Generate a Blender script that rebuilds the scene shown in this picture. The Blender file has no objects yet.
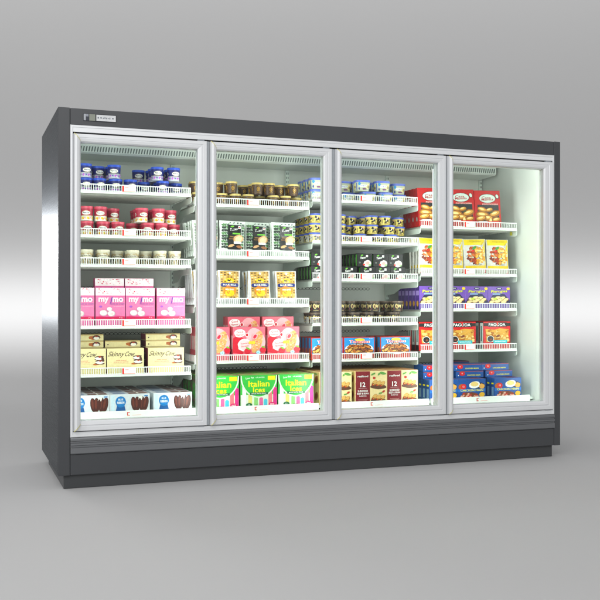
import bpy, math, random
from mathutils import Vector
random.seed(7)
SC = bpy.context.scene
COL = SC.collection
R = math.radians
LAYOUT = {
 (1, 1, 'blue_cup'): [(0.196, 0.366, 1.61, 0, 0), (0.196, 0.449, 1.61, 0, 1), (0.197, 0.531, 1.61, 0, 2), (0.273, 0.366, 1.61, 0, 0), (0.273, 0.449, 1.61, 0, 1), (0.363, 0.366, 1.61, 0, 0), (0.363, 0.449, 1.61, 0, 1), (0.363, 0.531, 1.61, 0, 2), (0.449, 0.366, 1.61, 0, 0), (0.543, 0.449, 1.61, 0, 1), (0.638, 0.366, 1.61, 0, 0), (0.638, 0.449, 1.61, 0, 1), (0.638, 0.531, 1.61, 0, 2), (0.734, 0.449, 1.61, 0, 1), (0.734, 0.531, 1.61, 0, 2), (0.191, 0.366, 1.6905, 1, 0), (0.191, 0.449, 1.6905, 1, 1), (0.276, 0.449, 1.6905, 1, 1), (0.355, 0.366, 1.6905, 1, 0), (0.355, 0.449, 1.6905, 1, 1), (0.355, 0.531, 1.6905, 1, 2), (0.526, 0.531, 1.6905, 1, 2), (0.606, 0.366, 1.6905, 1, 0), (0.606, 0.449, 1.6905, 1, 1), (0.606, 0.531, 1.6905, 1, 2), (0.703, 0.366, 1.6905, 1, 0), (0.703, 0.449, 1.6905, 1, 1), (0.703, 0.531, 1.6905, 1, 2), (0.526, 0.531, 1.61, 0, 2)],
 (1, 2, 'red_cup'): [(0.2, 0.366, 1.36, 0, 0), (0.2, 0.449, 1.36, 0, 1), (0.2, 0.531, 1.36, 0, 2), (0.293, 0.366, 1.36, 0, 0), (0.293, 0.449, 1.36, 0, 1), (0.378, 0.366, 1.36, 0, 0), (0.378, 0.449, 1.36, 0, 1), (0.475, 0.449, 1.36, 0, 1), (0.55, 0.366, 1.36, 0, 0), (0.552, 0.449, 1.36, 0, 1), (0.55, 0.531, 1.36, 0, 2), (0.629, 0.366, 1.36, 0, 0), (0.63, 0.449, 1.36, 0, 1), (0.722, 0.449, 1.36, 0, 1), (0.2, 0.366, 1.4445, 1, 0), (0.2, 0.449, 1.4445, 1, 1), (0.278, 0.366, 1.4445, 1, 0), (0.362, 0.449, 1.4445, 1, 1), (0.515, 0.366, 1.4445, 1, 0), (0.515, 0.449, 1.4445, 1, 1), (0.515, 0.531, 1.4445, 1, 2), (0.612, 0.366, 1.4445, 1, 0), (0.612, 0.449, 1.4445, 1, 1), (0.612, 0.531, 1.4445, 1, 2), (0.701, 0.449, 1.4445, 1, 1)],
 (1, 3, 'cream_cup'): [(0.2, 0.366, 1.19, 0, 0), (0.2, 0.448, 1.19, 0, 1), (0.295, 0.366, 1.19, 0, 0), (0.295, 0.448, 1.19, 0, 1), (0.387, 0.448, 1.19, 0, 1), (0.463, 0.366, 1.19, 0, 0), (0.464, 0.448, 1.19, 0, 1), (0.555, 0.448, 1.19, 0, 1), (0.624, 0.366, 1.19, 0, 0), (0.633, 0.448, 1.19, 0, 1), (0.709, 0.366, 1.19, 0, 0)],
 (1, 4, 'mochi_box'): [(0.155, 0.366, 0.842, 0, 0), (0.155, 0.432, 0.842, 0, 1), (0.329, 0.366, 0.842, 0, 0), (0.501, 0.366, 0.842, 0, 0), (0.68, 0.366, 0.842, 0, 0), (0.68, 0.432, 0.842, 0, 1), (0.336, 0.445, 0.8985, 0, 0), (0.509, 0.445, 0.8985, 0, 0)],
 (1, 4, 'flat_mochi'): [(0.336, 0.435, 0.842, 0, 0), (0.51, 0.435, 0.842, 0, 0)],
 (1, 5, 'sandwich_box'): [(0.197, 0.366, 0.567, 0, 0), (0.415, 0.366, 0.567, 0, 0), (0.65, 0.366, 0.567, 0, 0)],
 (1, 5, 'flat_sandwich'): [(0.199, 0.45, 0.567, 0, 0), (0.199, 0.45, 0.6055, 1, 0), (0.199, 0.45, 0.644, 2, 0), (0.199, 0.45, 0.6825, 3, 0), (0.199, 0.45, 0.721, 4, 0), (0.199, 0.45, 0.7595, 5, 0), (0.413, 0.45, 0.567, 0, 0), (0.413, 0.45, 0.6055, 1, 0), (0.413, 0.45, 0.644, 2, 0), (0.413, 0.45, 0.6825, 3, 0), (0.413, 0.45, 0.721, 4, 0), (0.65, 0.45, 0.567, 0, 0), (0.65, 0.45, 0.6055, 1, 0), (0.65, 0.45, 0.644, 2, 0), (0.65, 0.45, 0.6825, 3, 0), (0.65, 0.45, 0.721, 4, 0), (0.65, 0.45, 0.7595, 5, 0)],
 (1, 6, 'bar_box'): [(0.189, 0.225, 0.363, 0, 0), (0.189, 0.331, 0.363, 0, 1), (0.189, 0.437, 0.363, 0, 2), (0.189, 0.543, 0.363, 0, 3), (0.189, 0.649, 0.363, 0, 4), (0.415, 0.225, 0.363, 0, 0), (0.415, 0.331, 0.363, 0, 1), (0.415, 0.437, 0.363, 0, 2), (0.415, 0.543, 0.363, 0, 3), (0.415, 0.649, 0.363, 0, 4), (0.66, 0.225, 0.363, 0, 0), (0.66, 0.331, 0.363, 0, 1), (0.66, 0.437, 0.363, 0, 2), (0.66, 0.543, 0.363, 0, 3), (0.66, 0.649, 0.363, 0, 4)],
 (2, 1, 'brown_cup'): [(0.85, 0.366, 1.56, 0, 0), (0.85, 0.443, 1.56, 0, 1), (0.85, 0.52, 1.56, 0, 2), (0.923, 0.366, 1.56, 0, 0), (0.923, 0.443, 1.56, 0, 1), (0.994, 0.366, 1.56, 0, 0), (0.994, 0.443, 1.56, 0, 1), (1.079, 0.366, 1.56, 0, 0), (1.079, 0.443, 1.56, 0, 1), (1.162, 0.366, 1.56, 0, 0), (1.162, 0.443, 1.56, 0, 1), (1.259, 0.443, 1.56, 0, 1), (1.269, 0.52, 1.56, 0, 2), (1.321, 0.366, 1.56, 0, 0), (1.33, 0.443, 1.56, 0, 1), (1.401, 0.366, 1.56, 0, 0), (1.402, 0.443, 1.56, 0, 1), (1.498, 0.443, 1.56, 0, 1), (0.85, 0.443, 1.6335, 1, 1), (0.864, 0.52, 1.6335, 1, 2), (0.899, 0.366, 1.6335, 1, 0), (0.92, 0.443, 1.6335, 1, 1), (0.993, 0.443, 1.6335, 1, 1), (1.056, 0.366, 1.6335, 1, 0), (1.066, 0.443, 1.6335, 1, 1), (1.174, 0.52, 1.6335, 1, 2), (1.219, 0.366, 1.6335, 1, 0), (1.219, 0.443, 1.6335, 1, 1), (1.295, 0.366, 1.6335, 1, 0), (1.295, 0.443, 1.6335, 1, 1), (1.387, 0.443, 1.6335, 1, 1), (1.45, 0.366, 1.6335, 1, 0), (1.459, 0.443, 1.6335, 1, 1), (1.174, 0.52, 1.56, 0, 2)],
 (2, 2, 'black_bag'): [(0.893, 0.366, 1.252, 0, 0), (0.893, 0.411, 1.252, 0, 1), (0.893, 0.456, 1.252, 0, 2), (0.893, 0.501, 1.252, 0, 3), (0.893, 0.546, 1.252, 0, 4), (0.893, 0.591, 1.252, 0, 5), (1.051, 0.366, 1.252, 0, 0), (1.221, 0.411, 1.252, 0, 1), (1.221, 0.456, 1.252, 0, 2), (1.382, 0.366, 1.252, 0, 0), (1.382, 0.411, 1.252, 0, 1), (1.382, 0.456, 1.252, 0, 2), (1.382, 0.501, 1.252, 0, 3)],
 (2, 3, 'yellow_bag'): [(0.884, 0.366, 0.965, 0, 0), (0.884, 0.411, 0.965, 0, 1), (0.884, 0.456, 0.965, 0, 2), (0.884, 0.501, 0.965, 0, 3), (0.884, 0.546, 0.965, 0, 4), (0.884, 0.591, 0.965, 0, 5), (1.035, 0.366, 0.965, 0, 0), (1.035, 0.411, 0.965, 0, 1), (1.232, 0.366, 0.965, 0, 0), (1.232, 0.411, 0.965, 0, 1), (1.232, 0.456, 0.965, 0, 2), (1.232, 0.501, 0.965, 0, 3), (1.399, 0.366, 0.965, 0, 0), (1.399, 0.411, 0.965, 0, 1)],
 (2, 4, 'pink_box'): [(0.933, 0.366, 0.628, 0, 0), (0.933, 0.422, 0.628, 0, 1), (0.933, 0.478, 0.628, 0, 2), (1.158, 0.366, 0.628, 0, 0), (1.376, 0.366, 0.628, 0, 0), (1.147, 0.44, 0.6885, 0, 0), (1.147, 0.496, 0.6885, 0, 1), (1.365, 0.44, 0.6885, 0, 0), (1.365, 0.496, 0.6885, 0, 1)],
 (2, 4, 'flat_pink'): [(1.16, 0.43, 0.628, 0, 0), (1.378, 0.43, 0.628, 0, 0)],
 (2, 6, 'ices_box'): [(0.938, 0.225, 0.363, 0, 0), (0.938, 0.351, 0.363, 0, 1), (0.938, 0.477, 0.363, 0, 2), (0.938, 0.603, 0.363, 0, 3), (1.173, 0.225, 0.363, 0, 0), (1.173, 0.351, 0.363, 0, 1), (1.173, 0.477, 0.363, 0, 2), (1.173, 0.603, 0.363, 0, 3), (1.405, 0.225, 0.363, 0, 0), (1.405, 0.351, 0.363, 0, 1), (1.405, 0.477, 0.363, 0, 2), (1.405, 0.603, 0.363, 0, 3)],
 (3, 1, 'tub'): [(1.606, 0.366, 1.61, 0, 0), (1.606, 0.457, 1.61, 0, 1), (1.606, 0.548, 1.61, 0, 2), (1.706, 0.366, 1.61, 0, 0), (1.706, 0.457, 1.61, 0, 1), (1.855, 0.457, 1.61, 0, 1), (1.855, 0.548, 1.61, 0, 2), (1.957, 0.366, 1.61, 0, 0), (1.957, 0.457, 1.61, 0, 1), (1.957, 0.548, 1.61, 0, 2), (2.075, 0.366, 1.61, 0, 0), (2.075, 0.457, 1.61, 0, 1), (2.075, 0.548, 1.61, 0, 2), (2.212, 0.457, 1.61, 0, 1), (2.212, 0.548, 1.61, 0, 2), (1.606, 0.366, 1.6815, 1, 0), (1.606, 0.457, 1.6815, 1, 1), (1.606, 0.548, 1.6815, 1, 2), (1.706, 0.366, 1.6815, 1, 0), (1.825, 0.457, 1.6815, 1, 1), (1.825, 0.548, 1.6815, 1, 2), (1.916, 0.366, 1.6815, 1, 0), (1.926, 0.457, 1.6815, 1, 1), (1.926, 0.548, 1.6815, 1, 2), (2.054, 0.366, 1.6815, 1, 0), (2.054, 0.457, 1.6815, 1, 1), (2.054, 0.548, 1.6815, 1, 2), (2.208, 0.457, 1.6815, 1, 1)],
 (3, 2, 'yellow_cup'): [(1.597, 0.366, 1.3555, 0, 0), (1.597, 0.452, 1.3555, 0, 1), (1.597, 0.538, 1.3555, 0, 2), (1.597, 0.624, 1.3555, 0, 3), (1.679, 0.366, 1.3555, 0, 0), (1.679, 0.452, 1.3555, 0, 1), (1.761, 0.366, 1.3555, 0, 0), (1.761, 0.452, 1.3555, 0, 1), (1.843, 0.452, 1.3555, 0, 1), (1.902, 0.366, 1.3555, 0, 0), (1.925, 0.452, 1.3555, 0, 1), (1.902, 0.538, 1.3555, 0, 2), (2.007, 0.452, 1.3555, 0, 1), (2.024, 0.366, 1.3555, 0, 0), (2.089, 0.452, 1.3555, 0, 1), (2.117, 0.366, 1.3555, 0, 0), (2.171, 0.452, 1.3555, 0, 1), (2.117, 0.538, 1.3555, 0, 2), (1.597, 0.366, 1.4145, 1, 0), (1.597, 0.452, 1.4145, 1, 1), (1.597, 0.538, 1.4145, 1, 2), (1.597, 0.624, 1.4145, 1, 3), (1.679, 0.366, 1.4145, 1, 0), (1.679, 0.452, 1.4145, 1, 1), (1.761, 0.366, 1.4145, 1, 0), (1.761, 0.452, 1.4145, 1, 1), (1.843, 0.452, 1.4145, 1, 1), (1.897, 0.366, 1.4145, 1, 0), (1.926, 0.452, 1.4145, 1, 1), (1.897, 0.538, 1.4145, 1, 2), (1.983, 0.366, 1.4145, 1, 0), (2.008, 0.452, 1.4145, 1, 1), (2.103, 0.366, 1.4145, 1, 0), (2.103, 0.452, 1.4145, 1, 1), (2.217, 0.452, 1.4145, 1, 1), (1.597, 0.366, 1.4735, 2, 0), (1.597, 0.452, 1.4735, 2, 1), (1.597, 0.538, 1.4735, 2, 2), (1.597, 0.624, 1.4735, 2, 3), (1.688, 0.452, 1.4735, 2, 1), (1.762, 0.366, 1.4735, 2, 0), (1.77, 0.452, 1.4735, 2, 1), (1.874, 0.452, 1.4735, 2, 1), (1.98, 0.366, 1.4735, 2, 0), (1.98, 0.452, 1.4735, 2, 1), (1.98, 0.538, 1.4735, 2, 2), (2.072, 0.366, 1.4735, 2, 0), (2.072, 0.452, 1.4735, 2, 1), (2.206, 0.452, 1.4735, 2, 1), (1.98, 0.538, 1.4145, 1, 2)],
 (3, 3, 'small_black_box'): [(1.608, 0.366, 1.123, 0, 0), (1.608, 0.417, 1.123, 0, 1), (1.608, 0.468, 1.123, 0, 2), (1.608, 0.519, 1.123, 0, 3), (1.71, 0.366, 1.123, 0, 0), (1.71, 0.417, 1.123, 0, 1), (1.813, 0.366, 1.123, 0, 0), (1.813, 0.417, 1.123, 0, 1), (1.803, 0.468, 1.123, 0, 2), (1.942, 0.366, 1.123, 0, 0), (1.942, 0.417, 1.123, 0, 1), (1.943, 0.468, 1.123, 0, 2), (2.045, 0.366, 1.123, 0, 0), (2.045, 0.417, 1.123, 0, 1), (2.149, 0.366, 1.123, 0, 0), (2.149, 0.417, 1.123, 0, 1), (2.148, 0.468, 1.123, 0, 2), (1.608, 0.366, 1.2065, 1, 0), (1.608, 0.417, 1.2065, 1, 1), (1.608, 0.468, 1.2065, 1, 2), (1.608, 0.519, 1.2065, 1, 3), (1.608, 0.57, 1.2065, 1, 4), (1.71, 0.366, 1.2065, 1, 0), (1.71, 0.417, 1.2065, 1, 1), (1.917, 0.366, 1.2065, 1, 0), (1.917, 0.417, 1.2065, 1, 1), (1.917, 0.468, 1.2065, 1, 2), (1.917, 0.519, 1.2065, 1, 3), (1.917, 0.57, 1.2065, 1, 4), (1.917, 0.621, 1.2065, 1, 5), (2.029, 0.366, 1.2065, 1, 0), (2.029, 0.417, 1.2065, 1, 1), (2.029, 0.468, 1.2065, 1, 2), (2.03, 0.519, 1.2065, 1, 3), (2.133, 0.366, 1.2065, 1, 0), (2.133, 0.417, 1.2065, 1, 1), (2.133, 0.468, 1.2065, 1, 2), (1.608, 0.57, 1.123, 0, 4), (1.917, 0.519, 1.123, 0, 3), (1.917, 0.57, 1.123, 0, 4), (1.917, 0.621, 1.123, 0, 5), (2.03, 0.519, 1.123, 0, 3)],
 (3, 4, 'dark_cup'): [(1.597, 0.366, 0.848, 0, 0), (1.597, 0.454, 0.848, 0, 1), (1.679, 0.366, 0.848, 0, 0), (1.679, 0.454, 0.848, 0, 1), (1.762, 0.366, 0.848, 0, 0), (1.762, 0.454, 0.848, 0, 1), (1.861, 0.366, 0.848, 0, 0), (1.861, 0.454, 0.848, 0, 1), (1.957, 0.366, 0.848, 0, 0), (1.957, 0.454, 0.848, 0, 1), (2.069, 0.454, 0.848, 0, 1), (2.139, 0.366, 0.848, 0, 0), (2.152, 0.454, 0.848, 0, 1), (1.597, 0.366, 0.9195, 1, 0), (1.597, 0.454, 0.9195, 1, 1), (1.679, 0.366, 0.9195, 1, 0), (1.679, 0.454, 0.9195, 1, 1), (1.761, 0.366, 0.9195, 1, 0), (1.761, 0.454, 0.9195, 1, 1), (1.875, 0.454, 0.9195, 1, 1), (1.984, 0.542, 0.9195, 1, 2), (1.995, 0.366, 0.9195, 1, 0), (1.995, 0.454, 0.9195, 1, 1), (2.124, 0.454, 0.9195, 1, 1), (2.16, 0.366, 0.9195, 1, 0), (1.984, 0.542, 0.848, 0, 2)],
 (3, 5, 'snack_box'): [(1.663, 0.366, 0.6235, 0, 0), (1.663, 0.422, 0.6235, 0, 1), (1.663, 0.478, 0.6235, 0, 2), (1.663, 0.534, 0.6235, 0, 3), (1.88, 0.366, 0.6235, 0, 0), (2.132, 0.366, 0.6235, 0, 0), (2.132, 0.422, 0.6235, 0, 1), (2.132, 0.478, 0.6235, 0, 2), (2.132, 0.534, 0.6235, 0, 3)],
 (3, 6, 'burrito_box'): [(1.662, 0.225, 0.363, 0, 0), (1.662, 0.331, 0.363, 0, 1), (1.662, 0.437, 0.363, 0, 2), (1.662, 0.543, 0.363, 0, 3), (1.662, 0.649, 0.363, 0, 4), (1.897, 0.225, 0.363, 0, 0), (1.897, 0.331, 0.363, 0, 1), (1.897, 0.437, 0.363, 0, 2), (1.897, 0.543, 0.363, 0, 3), (1.897, 0.649, 0.363, 0, 4), (2.112, 0.225, 0.363, 0, 0), (2.112, 0.331, 0.363, 0, 1), (2.112, 0.437, 0.363, 0, 2), (2.112, 0.543, 0.363, 0, 3), (2.112, 0.649, 0.363, 0, 4)],
 (4, 1, 'dumpling_box'): [(2.398, 0.366, 1.4705, 0, 0), (2.398, 0.422, 1.4705, 0, 1), (2.398, 0.478, 1.4705, 0, 2), (2.398, 0.534, 1.4705, 0, 3), (2.618, 0.366, 1.4705, 0, 0), (2.618, 0.422, 1.4705, 0, 1), (2.817, 0.366, 1.4705, 0, 0)],
 (4, 2, 'pasta_bag'): [(2.385, 0.366, 1.1625, 0, 0), (2.385, 0.404, 1.1625, 0, 1), (2.385, 0.442, 1.1625, 0, 2), (2.385, 0.48, 1.1625, 0, 3), (2.555, 0.366, 1.1625, 0, 0), (2.555, 0.404, 1.1625, 0, 1), (2.555, 0.442, 1.1625, 0, 2), (2.725, 0.366, 1.1625, 0, 0), (2.725, 0.404, 1.1625, 0, 1), (2.725, 0.442, 1.1625, 0, 2), (2.895, 0.366, 1.1625, 0, 0), (2.895, 0.404, 1.1625, 0, 1), (2.895, 0.442, 1.1625, 0, 2), (2.871, 0.48, 1.1625, 0, 3), (2.871, 0.518, 1.1625, 0, 4), (2.871, 0.556, 1.1625, 0, 5)],
 (4, 3, 'purple_box'): [(2.385, 0.366, 0.935, 0, 0), (2.385, 0.417, 0.935, 0, 1), (2.385, 0.468, 0.935, 0, 2), (2.385, 0.519, 0.935, 0, 3), (2.385, 0.57, 0.935, 0, 4), (2.385, 0.621, 0.935, 0, 5), (2.555, 0.366, 0.935, 0, 0), (2.555, 0.417, 0.935, 0, 1), (2.725, 0.366, 0.935, 0, 0), (2.895, 0.366, 0.935, 0, 0), (2.89, 0.417, 0.935, 0, 1), (2.89, 0.468, 0.935, 0, 2), (2.89, 0.519, 0.935, 0, 3), (2.89, 0.57, 0.935, 0, 4)],
 (4, 4, 'pagoda_box'): [(2.404, 0.366, 0.6685, 0, 0), (2.404, 0.422, 0.6685, 0, 1), (2.404, 0.478, 0.6685, 0, 2), (2.612, 0.366, 0.6685, 0, 0), (2.612, 0.422, 0.6685, 0, 1), (2.879, 0.366, 0.6685, 0, 0), (2.879, 0.422, 0.6685, 0, 1), (2.879, 0.478, 0.6685, 0, 2), (2.879, 0.534, 0.6685, 0, 3), (2.879, 0.59, 0.6685, 0, 4)],
 (4, 6, 'meal_box'): [(2.401, 0.225, 0.363, 0, 0), (2.401, 0.276, 0.363, 0, 1), (2.401, 0.327, 0.363, 0, 2), (2.401, 0.378, 0.363, 0, 3), (2.401, 0.429, 0.363, 0, 4), (2.404, 0.48, 0.363, 0, 5), (2.605, 0.225, 0.363, 0, 0), (2.605, 0.276, 0.363, 0, 1), (2.605, 0.327, 0.363, 0, 2), (2.605, 0.378, 0.363, 0, 3), (2.605, 0.429, 0.363, 0, 4), (2.873, 0.225, 0.363, 0, 0), (2.873, 0.276, 0.363, 0, 1), (2.873, 0.327, 0.363, 0, 2), (2.873, 0.378, 0.363, 0, 3), (2.873, 0.429, 0.363, 0, 4)],
 (4, 6, 'flat_meal'): [(2.402, 0.31, 0.4915, 0, 0), (2.402, 0.31, 0.536, 1, 0), (2.641, 0.31, 0.4915, 0, 0), (2.626, 0.31, 0.536, 1, 0), (2.859, 0.31, 0.4915, 0, 0), (2.832, 0.31, 0.536, 1, 0), (2.661, 0.54, 0.363, 0, 0), (2.668, 0.54, 0.4075, 1, 0), (2.657, 0.54, 0.452, 2, 0), (2.661, 0.54, 0.4965, 3, 0), (2.668, 0.54, 0.541, 4, 0)],
}
KIND = {'blue_cup': (0.0765, 0.0765, 0.079), 'red_cup': (0.0765, 0.0765, 0.083), 'cream_cup': (0.076, 0.076, 0.092), 'brown_cup': (0.071, 0.071, 0.072), 'tub': (0.1, 0.085, 0.07), 'yellow_cup': (0.082, 0.082, 0.0575), 'dark_cup': (0.082, 0.082, 0.07), 'mochi_box': (0.168, 0.06, 0.222), 'flat_mochi': (0.168, 0.14, 0.055), 'sandwich_box': (0.212, 0.075, 0.15), 'flat_sandwich': (0.205, 0.14, 0.037), 'bar_box': (0.223, 0.1, 0.104), 'black_bag': (0.158, 0.03, 0.215), 'yellow_bag': (0.138, 0.03, 0.205), 'pink_box': (0.204, 0.05, 0.205), 'flat_pink': (0.204, 0.2, 0.058), 'ices_box': (0.226, 0.12, 0.19), 'small_black_box': (0.103, 0.045, 0.082), 'snack_box': (0.214, 0.05, 0.14), 'burrito_box': (0.212, 0.1, 0.196), 'dumpling_box': (0.196, 0.05, 0.25), 'pasta_bag': (0.17, 0.035, 0.235), 'purple_box': (0.17, 0.045, 0.152), 'pagoda_box': (0.208, 0.05, 0.185), 'meal_box': (0.203, 0.045, 0.127), 'flat_meal': (0.205, 0.13, 0.043)}
# ------------------------------------------------------------------ materials
MATS = {}
def nt(name):
    m = bpy.data.materials.new(name); m.use_nodes = True
    return m, m.node_tree, m.node_tree.nodes['Principled BSDF']
def setin(b, k, v):
    if k in b.inputs: b.inputs[k].default_value = v
def srgb(h):
    h = h.lstrip('#'); c = [int(h[i:i+2], 16)/255 for i in (0, 2, 4)]
    return tuple((x/12.92 if x <= .04045 else ((x+.055)/1.055)**2.4) for x in c) + (1,)
def vivid(c, k=1.06):
    y = .3*c[0]+.5*c[1]+.2*c[2]
    if max(c[:3])-min(c[:3]) < .10: return c
    return tuple(max(.002, min(1, (y+(x-y)*k)*.92)) for x in c[:3])+(1,)
def M(name, hexc=None, rough=.45, metal=0, noise=.06, scale=60, coat=0, bump=0):
    """printed / painted surface with a slight procedural variation of tone and gloss"""
    if name in MATS: return MATS[name]
    m, t, b = nt(name); c = vivid(srgb(hexc))
    tc = t.nodes.new('ShaderNodeTexCoord')
    n = t.nodes.new('ShaderNodeTexNoise'); n.inputs['Scale'].default_value = scale; n.inputs['Detail'].default_value = 3
    t.links.new(tc.outputs['Object'], n.inputs['Vector'])
    r = t.nodes.new('ShaderNodeValToRGB')
    r.color_ramp.elements[0].position = .3; r.color_ramp.elements[1].position = .7
    r.color_ramp.elements[0].color = tuple(x*(1-noise) for x in c[:3])+(1,)
    r.color_ramp.elements[1].color = tuple(min(1, x*(1+noise)) for x in c[:3])+(1,)
    t.links.new(n.outputs['Fac'], r.inputs['Fac']); t.links.new(r.outputs['Color'], b.inputs['Base Color'])
    b.inputs['Roughness'].default_value = rough; b.inputs['Metallic'].default_value = metal
    if coat: setin(b, 'Coat Weight', coat); setin(b, 'Coat Roughness', .12)
    if bump:
        bp = t.nodes.new('ShaderNodeBump'); bp.inputs['Strength'].default_value = bump; bp.inputs['Distance'].default_value = .002
        t.links.new(n.outputs['Fac'], bp.inputs['Height']); t.links.new(bp.outputs['Normal'], b.inputs['Normal'])
    MATS[name] = m; return m
def mottled(name, cols, scale=90, rough=.5, kind='VORONOI'):
    """multi-coloured print (food photographs, foliage patterns): voronoi cells + noise through a ramp"""
    if name in MATS: return MATS[name]
    m, t, b = nt(name)
    tc = t.nodes.new('ShaderNodeTexCoord')
    n = t.nodes.new('ShaderNodeTexNoise'); n.inputs['Scale'].default_value = scale*.6; n.inputs['Detail'].default_value = 4
    v = t.nodes.new('ShaderNodeTexVoronoi'); v.inputs['Scale'].default_value = scale
    t.links.new(tc.outputs['Object'], n.inputs['Vector'])
    mp = t.nodes.new('ShaderNodeMixRGB'); mp.inputs['Fac'].default_value = .12
    t.links.new(tc.outputs['Object'], mp.inputs['Color1']); t.links.new(n.outputs['Color'], mp.inputs['Color2'])
    t.links.new(mp.outputs['Color'], v.inputs['Vector'])
    sep = t.nodes.new('ShaderNodeSeparateColor'); t.links.new(v.outputs['Color'], sep.inputs['Color'])
    mx = t.nodes.new('ShaderNodeMath'); mx.operation = 'MULTIPLY_ADD'
    mx.inputs[1].default_value = .6; 
    sc = t.nodes.new('ShaderNodeMath'); sc.operation = 'MULTIPLY'; sc.inputs[1].default_value = .4
    t.links.new(n.outputs['Fac'], sc.inputs[0]); t.links.new(sep.outputs['Red'], mx.inputs[0]); t.links.new(sc.outputs[0], mx.inputs[2])
    r = t.nodes.new('ShaderNodeValToRGB'); cr = r.color_ramp
    k = len(cols)
    while len(cr.elements) < k: cr.elements.new(.5)
    for i, c in enumerate(cols):
        cr.elements[i].position = .12+.76*i/(k-1); cr.elements[i].color = vivid(srgb(c))
    t.links.new(mx.outputs[0], r.inputs['Fac']); t.links.new(r.outputs['Color'], b.inputs['Base Color'])
    b.inputs['Roughness'].default_value = rough
    MATS[name] = m; return m
def brushed(name, hexc, rough=.3, metal=1.0, axis=2, bump=.05, stretch=400, aniso=0):
    if name in MATS: return MATS[name]
    m, t, b = nt(name)
    tc = t.nodes.new('ShaderNodeTexCoord'); mp = t.nodes.new('ShaderNodeMapping')
    s = [stretch]*3; s[axis] = 2; mp.inputs['Scale'].default_value = s
    n = t.nodes.new('ShaderNodeTexNoise'); n.inputs['Scale'].default_value = 1; n.inputs['Detail'].default_value = 4
    t.links.new(tc.outputs['Object'], mp.inputs['Vector']); t.links.new(mp.outputs['Vector'], n.inputs['Vector'])
    mr = t.nodes.new('ShaderNodeMapRange'); mr.inputs['To Min'].default_value = rough*.85; mr.inputs['To Max'].default_value = rough*1.15
    t.links.new(n.outputs['Fac'], mr.inputs['Value']); t.links.new(mr.outputs['Result'], b.inputs['Roughness'])
    b.inputs['Base Color'].default_value = srgb(hexc); b.inputs['Metallic'].default_value = metal
    bp = t.nodes.new('ShaderNodeBump'); bp.inputs['Strength'].default_value = bump; bp.inputs['Distance'].default_value = .0005
    t.links.new(n.outputs['Fac'], bp.inputs['Height']); t.links.new(bp.outputs['Normal'], b.inputs['Normal'])
    MATS[name] = m; return m
def emis(name, hexc, st):
    if name in MATS: return MATS[name]
    m, t, b = nt(name); b.inputs['Base Color'].default_value = srgb(hexc)
    b.inputs['Emission Color'].default_value = srgb(hexc); b.inputs['Emission Strength'].default_value = st
    MATS[name] = m; return m
def glassmat():
    m, t, b = nt('cooler_glass'); t.nodes.remove(b)
    out = t.nodes['Material Output']
    tr = t.nodes.new('ShaderNodeBsdfTransparent'); tr.inputs['Color'].default_value = (.985, 1, .99, 1)
    gl = t.nodes.new('ShaderNodeBsdfGlossy'); gl.inputs['Roughness'].default_value = .02
    fr = t.nodes.new('ShaderNodeFresnel'); fr.inputs['IOR'].default_value = 1.18
    mx = t.nodes.new('ShaderNodeMixShader')
    t.links.new(fr.outputs[0], mx.inputs[0]); t.links.new(tr.outputs[0], mx.inputs[1]); t.links.new(gl.outputs[0], mx.inputs[2])
    t.links.new(mx.outputs[0], out.inputs['Surface']); return m

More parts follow.
